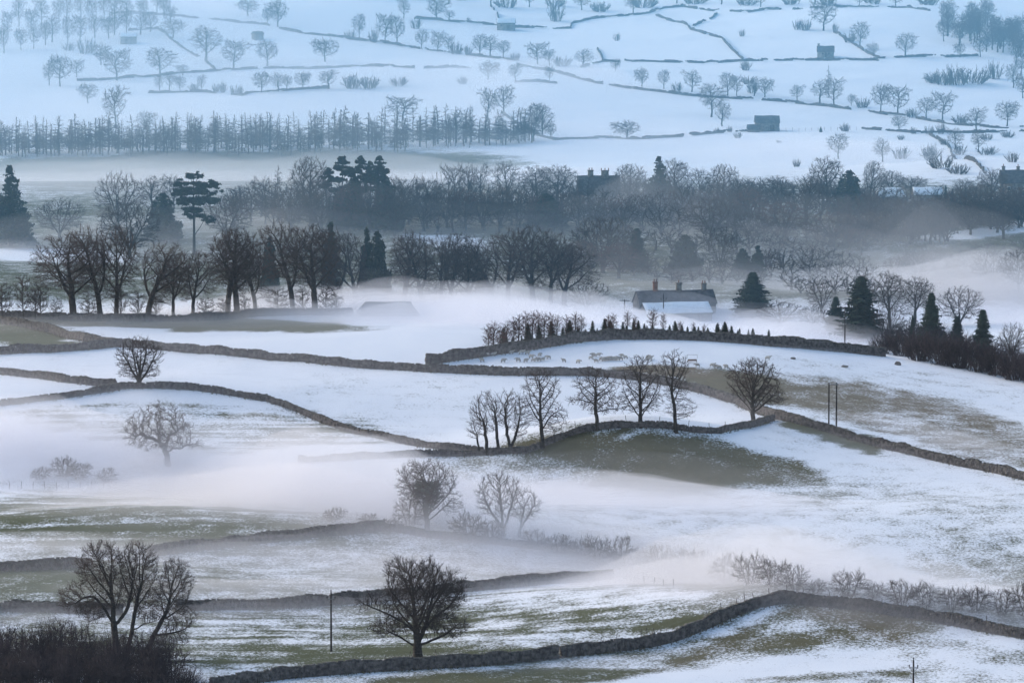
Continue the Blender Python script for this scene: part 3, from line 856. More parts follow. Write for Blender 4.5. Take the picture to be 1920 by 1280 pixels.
def stone_wall(pts, h, label, group='dry stone walls between the fields', stone=(0.42, 0.20), thick=0.55, mat='stone', ragged=0.17, seed=0, gap=0.0, name='dry_stone_wall', verge=True, dip=None):
    rng = np.random.default_rng(seed + 11)
    x, y, s = world_line(pts, 0.5)
    z = height(x, y)
    total = s[-1]
    fx, fy, fz = (lambda q: np.interp(q, s, x)), (lambda q: np.interp(q, s, y)), (lambda q: np.interp(q, s, z))
    root = empty(name, (float(x[0]), float(y[0]), float(z[0])))
    o0 = np.array([x[0], y[0], z[0]])
    tag(root, label, 'stone wall', group, 'thing')
    mb, cp = MB(), MB()
    rows = max(1, int(round(h / stone[1])))
    for r in range(rows):
        q = -rng.random() * stone[0]
        while q < total:
            L = stone[0] * (0.6 + 0.9 * rng.random())
            c = min(max(q + L / 2, 0), total)
            if gap and vnoise(c / 5.0, r * .35, seed + 3) < gap:
                q += L; continue
            hh = h * (1 + ragged * (vnoise(c / 3.0, 0.0, seed) - 0.5) * 2)
            zt = (r + 0.5) / rows * hh
            a = math.atan2(float(fy(c + .6) - fy(c - .6)), float(fx(c + .6) - fx(c - .6)))
            tw = thick * (1.15 - 0.35 * (r + 0.5) / rows)
            mb.box((float(fx(c)) - o0[0], float(fy(c)) - o0[1], float(fz(c)) - o0[2] + float(zt) - 0.06), (L / 2 * 0.96, tw / 2 + rng.normal(0, 0.035), hh / rows / 2 * 1.04), a, 0.035 * min(1, stone[1] * 4), rng)
            q += L
    q = 0.0
    while q < total:
        L = stone[0] * (0.35 + 0.5 * rng.random())
        c = min(q + L / 2, total)
        hh = h * (1 + ragged * (vnoise(c / 3.0, 0.0, seed) - 0.5) * 2)
        a = math.atan2(float(fy(c + .6) - fy(c - .6)), float(fx(c + .6) - fx(c - .6)))
        ch = stone[1] * (0.55 + 0.75 * rng.random())
        if rng.random() > 0.06 and not (gap and vnoise(c / 5.0, rows * .35, seed + 3) < gap + .12):
            cp.box((float(fx(c)) - o0[0], float(fy(c)) - o0[1], float(fz(c)) - o0[2] + float(hh) + ch * 0.3 - 0.06), (L / 2, thick * 0.42, ch * 0.6), a + rng.normal(0, 0.1), 0.05 * min(1, stone[1] * 4), rng)
        q += L
    st = mb.build('stonework', M[mat], root); st['kind'] = 'stuff'
    ct = cp.build('coping', M['coping'] if mat == 'stone' else M[mat], root); ct['kind'] = 'stuff'
    if verge:                                     # rank dead grass along the foot of the wall
        n = int(total * 26)
        q = rng.random(n) * total
        side = np.where(rng.random(n) < 0.8, -1, 1)
        off = (0.25 + rng.random(n) ** 1.5 * 0.9)
        a = np.arctan2(fy(q + .6) - fy(q - .6), fx(q + .6) - fx(q - .6))
        gx, gy = fx(q) + np.sin(a) * off * -side * -1, fy(q) - np.cos(a) * off * -side * -1
        gz = height(gx, gy)
        hgt = 0.18 + 0.4 * rng.random(n)
        B = np.stack([gx, gy, gz - 0.05], -1) - o0
        dv = rng.normal(0, 1, (n, 2)); dv /= np.linalg.norm(dv, axis=1, keepdims=True)
        w = np.stack([dv[:, 0] * .10, dv[:, 1] * .10, 0 * dv[:, 0]], -1)
        tipv = B + np.stack([rng.normal(0, .12, n), rng.normal(0, .12, n), hgt], -1)
        V = np.stack([B - w, B + w, tipv], 1).reshape(-1, 3)
        g = obj('verge_grass', mesh_np('verge_grass', V, None, np.arange(3 * n).reshape(-1, 3), M['dead_grass']), root); g['kind'] = 'stuff'
    return root
M['dead_grass'] = mottled('dead_grass', (0.06, 0.055, 0.03), (0.13, 0.11, 0.06), 0.8, 1.0)

NEAR = dict(stone=(0.42, 0.19), h=1.55)
stone_wall([(395, 1291), (480, 1279), (560, 1269), (640, 1263), (700, 1259), (780, 1254), (860, 1250), (930, 1245), (985, 1240), (1045, 1234)], 1.75, 'low dark stone wall behind which the lone spreading tree rises', stone=(0.42, 0.19), seed=1)
stone_wall([(1052, 1232), (1100, 1226), (1160, 1220), (1220, 1212), (1270, 1200), (1320, 1180), (1370, 1157), (1420, 1138), (1470, 1130), (1530, 1135), (1606, 1142)], 1.75, 'stone wall climbing to the crest of the snowy knoll', stone=(0.42, 0.19), seed=2)
stone_wall([(1609, 1143), (1660, 1150), (1720, 1158), (1780, 1170), (1840, 1182), (1900, 1193), (1960, 1202), (2040, 1212), (2200, 1228)], 1.65, 'stone wall running down from the knoll crest to the right edge', stone=(0.42, 0.19), seed=3)
stone_wall([(858, 1111), (930, 1104), (1000, 1097), (1080, 1091), (1147, 1086)], 1.75, 'short stone wall with a square end above the ribbed field', stone=(0.45, 0.2), seed=4)
stone_wall([(280, 1042), (360, 1032), (450, 1022), (540, 1012), (640, 1002), (720, 995)], 1.6, 'misty stone wall slanting up beyond the three-stemmed tree', stone=(0.5, 0.24), seed=5)
stone_wall([(-220, 1080), (-60, 1074), (40, 1069), (110, 1066), (170, 1062)], 1.6, 'short misty stone wall at the left edge above green pasture', stone=(0.5, 0.24), seed=6)
stone_wall([(330, 1145), (430, 1142), (520, 1140), (600, 1136), (690, 1128), (760, 1122), (858, 1113)], 1.7, 'stone wall crossing behind the tall electricity pole', stone=(0.45, 0.22), seed=7)
stone_wall([(-220, 1160), (-60, 1150), (20, 1146), (80, 1146), (150, 1150), (230, 1152)], 1.7, 'stone wall just above the dark thicket', stone=(0.45, 0.22), seed=8)
stone_wall([(-220, 780), (-60, 766), (0, 760), (110, 748), (190, 736), (232, 728), (300, 728), (370, 732), (440, 742), (500, 752), (560, 772), (620, 798), (680, 815), (760, 832), (830, 843), (905, 850)], 1.1, 'long curving stone wall below the round-headed tree', stone=(0.5, 0.25), seed=9)
stone_wall([(-220, 692), (-60, 698), (0, 702), (60, 708), (120, 716), (170, 722), (216, 724)], 1.3, 'stone wall ending square just left of the round-headed tree', stone=(0.5, 0.25), seed=10)
stone_wall([(-220, 590), (-60, 597), (0, 606), (50, 614), (95, 624), (160, 640), (220, 650), (300, 656), (420, 665), (520, 676), (640, 686), (720, 692), (800, 697), (880, 701), (960, 704), (1050, 704), (1120, 705), (1200, 713), (1260, 724), (1320, 738), (1380, 756), (1450, 784), (1500, 795), (1560, 812), (1640, 836), (1740, 860), (1860, 885), (1960, 906), (2150, 945)], 1.5, 'longest stone wall, crossing the whole hillside below the sheep field', stone=(0.5, 0.25), seed=11)
stone_wall([(-220, 672), (-60, 667), (0, 664), (100, 660), (160, 656), (216, 650)], 1.6, 'stone wall joining the longest wall near its upper end', stone=(0.5, 0.25), seed=12)
stone_wall([(800, 684), (840, 678), (890, 671), (950, 662), (1000, 655), (1050, 647), (1100, 640), (1160, 636), (1230, 636), (1300, 638), (1380, 643), (1450, 650), (1520, 655), (1580, 660), (1660, 668)], 2.0, 'stone wall round the young plantation above the sheep', stone=(0.5, 0.25), seed=13)
stone_wall([(-220, 596), (-60, 596), (60, 598), (150, 601), (240, 603), (330, 603), (400, 600), (470, 594), (560, 591), (660, 592)], 1.5, 'stone wall along the foot of the row of big bare trees', stone=(0.5, 0.25), seed=14)
stone_wall([(560, 866), (640, 862), (740, 857), (830, 855), (905, 853), (985, 850), (1020, 836), (1060, 820), (1100, 808), (1150, 802), (1200, 801), (1260, 804), (1300, 810), (1350, 812), (1400, 802), (1450, 788)], 1.05, 'stone wall over the green knoll beneath the row of upright trees', stone=(0.5, 0.25), seed=15)
stone_wall([(700, 992), (740, 996), (800, 1006), (860, 1012), (950, 1022), (1050, 1034), (1180, 1050)], 1.1, 'misty wall below the ivy-clad tree', stone=(0.5, 0.25), seed=16)
FAR = [
    ([(215, 25), (285, 27), (366, 35), (437, 42), (497, 47), (524, 54), (571, 64), (640, 71), (741, 84), (818, 97), (895, 106), (962, 114)], 'far wall sweeping down from the top wood past the big hedge trees'),
    ([(242, 58), (296, 55), (312, 65), (318, 72), (350, 95), (385, 115), (403, 132)], 'far wall dropping from the upper left barn to the lower hedge line'),
    ([(144, 152), (201, 150), (285, 144), (336, 138), (403, 134), (470, 130), (537, 129), (584, 130), (640, 127), (690, 125), (751, 127), (777, 129)], 'far wall under the scattered trees of the left hillside'),
    ([(795, 129), (848, 127), (888, 129)], 'short broken far wall in the middle of the open slope'),
    ([(280, 175), (330, 174), (380, 173), (420, 177), (453, 180), (474, 174), (520, 172), (570, 168), (616, 166)], 'far wall with small thorn bushes on the left hillside'),
    ([(771, 35), (818, 38), (882, 44), (932, 48)], 'far wall running up to the top barn from the left'),
    ([(966, 52), (1009, 53), (1070, 54), (1072, 45), (1110, 36), (1164, 31), (1218, 25), (1245, 16), (1280, 13), (1330, 21), (1404, 24), (1438, 18), (1522, 17), (1582, 14), (1650, 15), (1703, 15), (1743, 21)], 'topmost far wall winding right from the top barn'),
    ([(1221, 26), (1261, 41), (1280, 44), (1294, 55), (1324, 65), (1354, 72), (1378, 98), (1393, 112)], 'far wall descending from the topmost wall between two white fields'),
    ([(1344, 26), (1330, 38), (1300, 50)], 'short curved far wall below the topmost wall'),
    ([(920, 12), (932, 26), (936, 42)], 'short far wall dropping onto the top barn'),
    ([(1565, 62), (1596, 80), (1626, 100), (1648, 110)], 'far wall slanting down beside the lone cottage field'),
    ([(1090, 127), (1130, 116), (1161, 116)], 'short far wall bent round a field corner'),
    ([(1120, 93), (1126, 102), (1130, 112)], 'stub of far wall running uphill from the bent wall'),
    ([(1171, 116), (1280, 118), (1324, 119), (1414, 115), (1515, 114), (1592, 113), (1646, 114)], 'straight far wall below the lone cottage'),
    ([(1650, 110), (1717, 107), (1777, 108), (1834, 105)], 'far hedge wall between the cottage and the top right wood'),
    ([(972, 123), (1026, 133), (1077, 146), (1120, 157), (1194, 168), (1280, 179), (1381, 186), (1465, 191), (1549, 200), (1650, 214), (1717, 222), (1784, 234), (1851, 239), (1920, 242), (1990, 246)], 'long far wall falling to the right under a line of trees'),
    ([(942, 213), (976, 236), (1010, 255), (1040, 263), (1093, 261), (1144, 259), (1211, 261), (1280, 257), (1347, 250), (1404, 248)], 'far wall reaching the barn with the lean-to'),
    ([(1616, 243), (1666, 246), (1717, 250), (1817, 250), (1920, 248), (1990, 247)], 'far wall right of the barn with the lean-to'),
    ([(1743, 253), (1777, 273), (1817, 300), (1844, 320)], 'far wall running downhill through the scrub'),
    ([(966, 155), (1010, 154), (1043, 157)], 'faint short far wall in mist under the hedge trees'),
]
for i, (pts, lab) in enumerate(FAR):
    stone_wall(pts, 0.75, lab, 'far walls on the opposite hillside', stone=(0.9, 0.35), thick=0.5, mat='far_stone', gap=.24, ragged=0.4, seed=40 + i, verge=False)
# ------------------------------------------------------------------ the trees that stand out
def z3(L): return [tuple([p[0], 0.0, p[1]]) if len(p) == 2 else p for p in L]
PR = {}
# three-stemmed tree at the thicket
PR['three'] = bare_tree(11, 17, [(-3.9, 0, 14.0, 3.9, 3.4, 4.2), (1.7, 0.5, 13.8, 3.2, 3.2, 4.2), (7.2, 0, 11.2, 3.1, 2.9, 4.3), (-8.2, 0.3, 9.2, 2.3, 2.0, 2.2), (-4.8, -.5, 7.6, 2.8, 2.4, 2.1), (3.2, .4, 8.2, 2.7, 2.8, 2.8), (8.0, -.4, 6.3, 2.9, 2.7, 2.4), (6.7, 0, 3.4, 3.4, 2.2, 1.5), (-1.0, 0, 10.5, 3.0, 2.6, 3.0)],
    [z3([(-1.55, 0), (-1.75, 3.7), (-2.0, 5.9), (-2.2, 9.1), (-2.7, 13)]), ['on'] + z3([(-1.9, 5.0), (0.1, 7.9), (0.9, 11.0), (0.9, 13.5)]), ['on'] + z3([(-2.1, 5.6), (-3.6, 8.2), (-5.0, 9.7), (-6.3, 9.5), (-7.6, 8.6)]),
     [(-.4, .2, 0), (.8, .3, 3.7), (1.2, .3, 7.3), (2.2, .2, 11.5)], ['on', (.9, .3, 4.2), (2.8, .2, 5.5), (5.0, .2, 5.8)],
     [(2.3, -.2, 0), (3.6, -.2, 2.7), (5.2, -.1, 5.5), (6.5, 0, 8.0), (6.9, 0, 11.0)], ['on', (4.3, -.2, 3.7), (7.2, -.3, 4.2), (9.0, -.3, 4.7)]]
    + limbs(12, z3([(-2.0, 5.9), (-2.2, 9.1), (-2.7, 13)]), 10, 6.5, 12.8, (-3.6, 0, 12.4), (3.9, 3.4, 5.2), -20, 78) + limbs(13, [(1.2, .3, 7.3), (2.2, .2, 11.5)], 7, 7.4, 11.5, (1.9, 0, 12.6), (3.2, 3.0, 5.0), -15, 78) + limbs(14, z3([(5.2, 5.5), (6.5, 8.0), (6.9, 11.0)]), 9, 5.6, 11, (7.2, 0, 10), (3.1, 2.9, 5.2), -25, 78) + limbs(15, [(.1, 0, 7.9), (.9, 0, 11.0), (.9, 0, 13.5)], 6, 8, 13, (.6, 0, 13), (2.9, 2.9, 4.2), -10, 78),
    n_att=3300, step=0.32, kill=0.56, infl=2.2, up=0.18, jit=0.05, wig=0.025, tw=3, tw_len=(.5, 1.35), tip=.024, base_r=.50, power=2.2, twig_r=.022, side=2, lift=.36)
# lone spreading tree behind the wall
_t = [(0, 0, 0), (-.1, 0, 2.4), (-.25, 0, 5.0), (-.6, 0, 8.5), (-.9, 0, 11.5)]
_t2 = [(-.1, 0, 2.4), (1.1, .3, 5.2), (1.8, .3, 8.5), (2.3, .2, 10.5)]
PR['spread'] = bare_tree(23, 15, [(0.5, 0, 8.7, 5.6, 5.2, 5.4), (-7.0, 0, 8.2, 2.0, 1.6, 1.3), (-4.3, 0, 4.6, 2.7, 2.6, 1.5), (4.3, 0, 4.8, 3.1, 2.8, 1.9), (-1.9, 0, 12.3, 3.0, 3.0, 2.4), (4.4, 0, 9.6, 2.9, 3.0, 3.0), (1.5, 0, 12.2, 2.4, 2.6, 2.4)],
    [_t, ['on'] + _t2, ['on', (-.2, 0, 4.2), (-2.4, -.3, 5.9), (-4.8, -.3, 7.0), (-6.8, -.2, 7.8)], ['on', (0, 0, 2.2), (2.4, -.3, 3.2), (4.6, -.3, 4.4), (5.8, -.3, 5.6)], ['on', (0, 0, 2.0), (-2.0, .3, 3.1), (-4.4, .3, 4.4)]]
    + limbs(24, _t, 13, 2.8, 10.5, (0, 0, 8.6), (5.6, 5.0, 5.2), 0, 80) + limbs(25, _t2, 7, 4.0, 10, (2.4, 0, 8.6), (4.6, 4.4, 5.0), 5, 78),
    n_att=3000, step=0.32, kill=0.58, infl=2.4, up=0.25, jit=0.05, wig=0.022, tw=3, tw_len=(.5, 1.35), tip=.024, base_r=.60, power=2.25, twig_r=.022, side=2, lift=.42)
# round-headed many-stemmed tree
PR['round'] = bare_tree(31, 9.3, [(0, 0, 5.4, 4.0, 4.0, 3.7), (0, 0, 2.6, 3.6, 3.4, 1.5)], [[(0, 0, 0), (0, 0, .8), (-.5, 0, 3), (-.9, 0, 6)], ['on', (0, 0, .8), (.5, .2, 3), (1.1, .3, 6)], ['on', (0, 0, .8), (-1.0, .4, 2.6), (-2.0, .5, 5.2)], ['on', (0, 0, .8), (1.2, -.3, 2.6), (2.3, -.4, 5.0)], ['on', (0, 0, .8), (0, .9, 3), (.1, 1.9, 5.5)], ['on', (0, 0, .8), (.1, -.9, 3), (-.1, -1.9, 5.5)]],
    n_att=1700, step=0.28, kill=0.5, infl=2.6, up=0.42, jit=0.1, wig=0.03, tw=2, tw_len=(.35, .75), tip=.022, base_r=.40, twig_r=.023, side=1)
# low oak with crooked limbs
PR['oak'] = bare_tree(41, 11.5, [(-.8, 0, 6.9, 6.2, 5.2, 4.3), (4.6, 0, 3.8, 2.2, 2.2, 1.2), (-4.8, 0, 4.4, 2.0, 2.0, 1.5)], [z3([(.6, 0), (.3, 2.0), (-.3, 4.2), (-.8, 6.0)]), ['on', (.2, 0, 2.4), (2.0, .3, 3.4), (3.6, .3, 3.3), (4.8, .2, 3.7)], ['on', (-.1, 0, 3.6), (-2.2, .2, 5.4), (-4.2, .2, 5.8)], ['on', (-.2, 0, 4.0), (1.6, -.6, 6.0), (2.9, -.8, 7.2)]],
    n_att=1100, step=0.36, kill=0.62, infl=3.2, up=0.05, jit=0.34, wig=0.13, tw=3, tw_len=(.3, .75), tip=.032, base_r=.46, power=2.0, twig_r=.026, side=2)
PR['ivied'] = bare_tree(51, 11.5, [(0, 0, 7.4, 5.0, 4.6, 3.9), (3.6, 0, 4.6, 2.4, 2.2, 2.0), (-2.5, 0, 9, 2.6, 2.6, 2.2)], [[(0, 0, 0), (0, 0, 2), (-.6, 0, 5), (-1.4, 0, 8)], ['on', (0, 0, 2), (1.0, 0, 5), (1.8, .2, 8)], ['on', (0, 0, 2), (.1, 1, 5), (.2, 1.8, 7.6)], ['on', (0, 0, 1.6), (2, -.2, 3.4), (3.6, -.2, 5)]] + limbs(35, [(0, 0, 0), (0, 0, 7.5)], 10, 2.2, 7.5, (0, 0, 7.2), (5.2, 4.6, 4.2)),
    n_att=1500, step=0.32, kill=0.58, infl=3, up=0.35, jit=0.1, wig=0.03, tw=2, tw_len=(.5, 1.0), tip=.024, base_r=.40, twig_r=.024, side=2,
    ivy=([(0, 0, 6.6, 1.9, 1.7, 1.5), (-1.3, 0, 7.3, 1.0, 1, 1.1), (1.2, 0, 7.2, .9, 1, 1.2), (.3, 0, 4.6, 1.0, 1.0, 1.6), (1.4, 0, 5.6, 1.0, 1.0, 1.2), (-1.6, 0, 6.0, 1.0, 1, .9)], 3600, .17))
PR['twin'] = bare_tree(61, 11.2, [(-1.2, 0, 7.0, 4.2, 4.0, 4.0), (3.0, 0, 5.4, 3.0, 3.0, 3.0)], [[(-.6, 0, 0), (-.7, 0, 2.5), (-1.0, 0, 6), (-1.2, 0, 8)], ['on', (-.6, 0, 1.6), (-2.6, .3, 4.5), (-3.6, .3, 6.5)], ['on', (-.6, 0, 1.6), (.6, -.5, 4.8), (1.2, -.7, 7)], [(2.0, .3, 0), (2.3, .3, 2.5), (3.0, .3, 5.2)], ['on', (2, .3, 1.5), (4, 0, 4.2), (4.6, 0, 5.4)]],
    n_att=1500, step=0.32, kill=0.58, infl=3, up=0.38, jit=0.08, wig=0.03, tw=2, tw_len=(.5, 1.0), tip=.022, base_r=.36, twig_r=.022, side=1)
# the row on the green knoll
PR['knoll_clump'] = bare_tree(71, 11.6, [(-2.4, 0, 7.0, 3.2, 3.4, 3.9), (1.6, 0, 7.6, 2.8, 3.2, 3.8), (-4.4, 0, 4.2, 1.8, 2.4, 2.0), (3.4, 0, 5.0, 1.8, 2.2, 2.4)], [[(-2.4, 0, 0), (-2.6, 0, 3), (-3, 0, 6)], [(-.4, .3, 0), (-.6, .3, 3), (-1, .3, 7)], [(1.8, -.2, 0), (1.6, -.2, 1.4), (.9, -.2, 4), (.7, -.2, 7.4)], ['on', (1.7, -.2, 1.4), (2.8, -.2, 4), (3.2, -.2, 6.5)], [(-3.8, .4, 0), (-4.2, .4, 3.6)]],
    n_att=1700, step=0.32, kill=0.56, infl=3, up=0.3, jit=0.1, wig=0.04, tw=2, tw_len=(.4, .9), tip=.022, base_r=.28, twig_r=.022, side=1)
PR['knoll_tall'] = bare_tree(73, 14.8, [(0, 0, 10.6, 3.7, 3.6, 4.0), (1.6, 0, 5.6, 3.6, 3.2, 3.0), (-2.6, 0, 7.0, 2.2, 2.4, 2.6)], [[(.3, 0, 0), (.2, 0, 3.5), (-.3, 0, 7), (-.5, 0, 10.5), (-.3, 0, 13)], ['on', (.2, 0, 3.4), (1.8, .2, 5.8), (3, .2, 7)], ['on', (.1, 0, 4.4), (-1.5, -.3, 7), (-2.4, -.4, 9)]] + limbs(70, [(0, 0, 0), (0, 0, 12.5)], 12, 3.8, 12.5, (0, 0, 9.8), (3.9, 3.7, 4.8)),
    n_att=1700, step=0.34, kill=0.58, infl=3, up=0.16, jit=0.09, wig=0.04, tw=2, tw_len=(.35, .8), tip=.024, base_r=.34, twig_r=.023, side=1)
PR['knoll_tier'] = bare_tree(79, 12, [(0, 0, 8.6, 4.4, 4.2, 3.2), (-.6, 0, 5.6, 5.2, 4.6, 1.4), (1.2, 0, 4.4, 4.4, 4, 1.2)], [[(.2, 0, 0), (0, 0, 3), (-.2, 0, 6.5), (0, 0, 10.6)], ['on', (0, 0, 3.6), (2.2, .3, 4.2), (4, .3, 4.2)], ['on', (0, 0, 4.8), (-2.2, .3, 5.6), (-4, .3, 5.8)], ['on', (-.1, 0, 6.5), (2, 0, 7.2), (3.4, 0, 7.5)]] + limbs(70, [(0, 0, 0), (0, 0, 10.4)], 13, 3.2, 10.4, (0, 0, 7.2), (4.9, 4.4, 4.4)),
    n_att=1500, step=0.33, kill=0.58, infl=3, up=0.0, jit=0.13, wig=0.05, tw=2, tw_len=(.35, .8), tip=.024, base_r=.33, twig_r=.023, side=1)
PR['knoll_fan'] = bare_tree(83, 13, [(0, 0, 8.8, 4.0, 3.8, 4.2), (0, 0, 5.0, 4.4, 4.0, 2.6)], [[(0, 0, 0), (0, 0, 2.0), (-.1, 0, 6), (.1, 0, 11)], ['on', (0, 0, 2.0), (-1.8, 0, 4.6), (-3, 0, 7)], ['on', (0, 0, 2.0), (1.8, .2, 4.8), (2.8, .2, 7.4)], ['on', (0, 0, 2.2), (.2, -1.8, 5), (.3, -2.6, 7)], ['on', (0, 0, 2.1), (-.3, 1.8, 5), (-.5, 2.6, 7)]] + limbs(63, [(0, 0, 0), (0, 0, 10.5)], 13, 2.2, 10.5, (0, 0, 7.6), (4.4, 4.0, 5.2)),
    n_att=1700, step=0.33, kill=0.58, infl=3, up=0.24, jit=0.08, wig=0.035, tw=2, tw_len=(.35, .85), tip=.024, base_r=.36, twig_r=.023, side=1)
PR['knoll_slim'] = bare_tree(89, 15.5, [(0, 0, 12.3, 3.1, 3.0, 3.0), (.4, 0, 8, 2.6, 2.6, 2.6), (1.2, 0, 4.4, 3.0, 2.4, 2.0)], [[(.4, 0, 0), (.1, 0, 4), (-.4, 0, 8), (0, 0, 11.5), (0, 0, 13)], ['on', (0, 0, 7.6), (1.4, 0, 10), (1.9, 0, 12)], ['on', (-.3, 0, 8.4), (-1.6, 0, 10.6), (-1.9, 0, 12)]] + limbs(70, [(0, 0, 0), (0, 0, 12.8)], 10, 5.0, 12.8, (0, 0, 11.6), (3.3, 3.1, 3.9)),
    n_att=1300, step=0.33, kill=0.58, infl=3, up=0.14, jit=0.11, wig=0.04, tw=2, tw_len=(.35, .8), tip=.024, base_r=.32, twig_r=.023, side=1)
PR['knoll_dome'] = bare_tree(97, 12.4, [(0, 0, 8.0, 5.0, 4.8, 4.0), (2.6, 0, 5.0, 3.4, 3, 2.0)], [[(0, 0, 0), (-.1, 0, 2.6), (-.6, 0, 5.4), (-1.4, 0, 8)], ['on', (0, 0, 2.6), (1.0, 0, 5.4), (2.0, 0, 8)], ['on', (0, 0, 2.4), (-2.0, .3, 4.6), (-3.4, .3, 6.4)], ['on', (0, 0, 2.4), (2.4, -.3, 4.2), (4, -.3, 5.6)], ['on', (0, 0, 3), (.2, 1.8, 6), (.2, 2.4, 8)]] + limbs(70, [(0, 0, 0), (0, 0, 7.6)], 11, 2.4, 7.6, (0, 0, 7.4), (5.3, 5.0, 4.7)),
    n_att=1900, step=0.33, kill=0.56, infl=3, up=0.2, jit=0.09, wig=0.04, tw=3, tw_len=(.35, .85), tip=.024, base_r=.38, twig_r=.023, side=1)

# ------------------------------------------------------------------ big trees of the row and the woods
def big(seed, lean=0.0, W=6.0, fork=True, H=18.0, att=1500, gn=0.16, dome=1.0, trunk=.40):
    rng = random.Random(seed)
    env = [(lean * 2.0, 0, 12.0, W * .95, W * .85, 5.4 * dome), (lean * 2.6 + W * .4, 0, 9.2, W * .55, W * .6, 3.4), (lean * 1.6 - W * .42, 0, 8.8, W * .5, W * .6, 3.2)]
    env += [(lean * 2 + rng.uniform(-.6, .6) * W, rng.uniform(-.4, .4) * W, rng.uniform(12.5, 15.2), W * .36, W * .36, 2.4) for _ in range(4)]
    env += [(rng.uniform(-.7, .7) * W, 0, rng.uniform(4.6, 6.6), W * .34, W * .4, 1.3) for _ in range(2)]
    t = [(0, 0, 0), (lean * .2, 0, 3.6), (lean * .8, 0, 7), (lean * 1.6, .2, 11), (lean * 1.9, .2, 14)]
    st = [t]
    s_ = rng.choice((-1, 1))
    if fork:
        t2 = [(lean * .3, 0, 4.2 + rng.random()), (lean * .5 + 1.3 * s_, .3, 7.2), (lean + 2.4 * s_, .4, 11), (lean * 1.4 + 2.7 * s_, .4, 13.4)]
        st += [['on'] + t2] + limbs(seed + 2, t2, 6, 6.5, 13, (lean * 1.5 + 2 * s_, 0, 11.5), (W * .75, W * .7, 5.0), -10, 75)
    st += limbs(seed + 1, t, 11, 4.6, 13.5, (lean * 1.7, 0, 11.4), (W, W * .85, 5.6 * dome), -22, 78)
    return bare_tree(seed, H, env, st, n_att=att, step=.40, kill=.64, infl=3.0, up=.2, jit=gn * .5, wig=.035, tw=3, tw_len=(.5, 1.2), tip=.027, base_r=trunk * 1.35, power=2.1, twig_r=.024, side=1, lift=.34)
BIG = [big(201, 0.0, 6.2), big(203, -1.6, 5.6), big(207, 1.2, 5.4), big(211, -.4, 6.4, dome=1.08), big(213, .8, 4.6, fork=False), big(217, -2.0, 5.0, gn=.24), big(219, 0.2, 7.2, dome=.9)]
def fan(seed, H=13.0, W=5.5, base=1.6, att=1200, up=.32, crown_mat='twig', tw=2):
    rng = random.Random(seed)
    st = [[(0, 0, 0), (0, 0, base), (rng.uniform(-.4, .4), 0, H * .6)]]
    for k in range(5):
        a = 6.283 * k / 5 + rng.uniform(-.3, .3)
        st.append(['on', (0, 0, base), (math.cos(a) * W * .25, math.sin(a) * W * .25, base + H * .22), (math.cos(a) * W * .42, math.sin(a) * W * .42, base + H * .40)])
    return bare_tree(seed, H, [(0, 0, H * .58, W, W, H * .40), (rng.uniform(-.3, .3) * W, 0, H * .34, W * .8, W * .8, H * .18)], st, n_att=att, step=.4, kill=.72, infl=3.6, up=up, jit=.1, wig=.04, tw=tw, tw_len=(.5, 1.1), tip=.028, base_r=.34, power=2.0, twig_r=.027, side=1, crown_mat=crown_mat)
FANS = [fan(301), fan(303, 14, 4.6, 2.4), fan(305, 12, 6.4, 1.2), fan(307, 14, 5.0, 3.0, up=.2, crown_mat='red_twig', tw=3), fan(309, 13, 6.0, 2.0, att=1200, tw=3)]
def far(seed, H=11.0, W=4.6, base=1.6, up=.15, att=650, crown_mat='twig', gn=.16):
    rng = random.Random(seed)
    env = [(rng.uniform(-.1, .1) * W, 0, H * .57, W * .9, W * .9, H * .37)] + [(rng.uniform(-.75, .75) * W, rng.uniform(-.6, .6) * W, rng.uniform(.32, .86) * H, W * rng.uniform(.28, .5), W * rng.uniform(.28, .5), H * rng.uniform(.1, .18)) for _ in range(7)]
    t = [(0, 0, 0), (rng.uniform(-.3, .3), 0, base), (rng.uniform(-.6, .6), 0, H * .5), (rng.uniform(-.8, .8), 0, H * .75)]
    return bare_tree(seed, H, env, [t] + limbs(seed, t, 9, base + .2, H * .7, (0, 0, H * .55), (W * .95, W * .95, H * .38), -20, 75), n_att=att, step=.45, kill=.66, infl=3.0, up=up * .6, jit=gn * .6, wig=.05, tw=3, tw_len=(.5, 1.1), tip=.026, base_r=.26, power=2.0, twig_r=.025, crown_mat=crown_mat, side=1)
FARS = [far(401), far(403, 11, 5.4, 1.3), far(405, 12, 3.8, 2.2, up=.3), far(407, 10, 5.6, 1.8, gn=.26), far(409, 12, 4.4, 1.4, up=.35), far(411, 9, 4.6, .8, up=.3), far(413, 13, 3.4, 3.0)]
def young(seed, H=6.0, W=1.5, up=.5, crown_mat='twig', att=240):
    rng = random.Random(seed)
    return bare_tree(seed, H, [(0, 0, H * .58, W, W, H * .42)], [[(0, 0, 0), (rng.uniform(-.1, .1), 0, H * .3), (rng.uniform(-.2, .2), 0, H * .85)]], n_att=att, step=.28, kill=.5, infl=2.4, up=up, jit=.12, wig=.025, tw=2, tw_len=(.4, .9), tip=.026, base_r=.11, twig_r=.026, crown_mat=crown_mat, side=2)
YOUNG = [young(501), young(503, 6, 2.2, .3), young(505, 7, 1.3, .6, 'red_twig'), young(507, 7, 1.0, .7, 'red_twig')]
SPRUCE = [spruce(601, 16, 5.4, per=13, whorls=30, shape=.8), spruce(603, 14, 5.2, ragged=.3, per=13, whorls=26, shape=.8), spruce(605, 9, 2.9, whorls=22, ragged=.4, density=.92, per=11, shape=.75)]
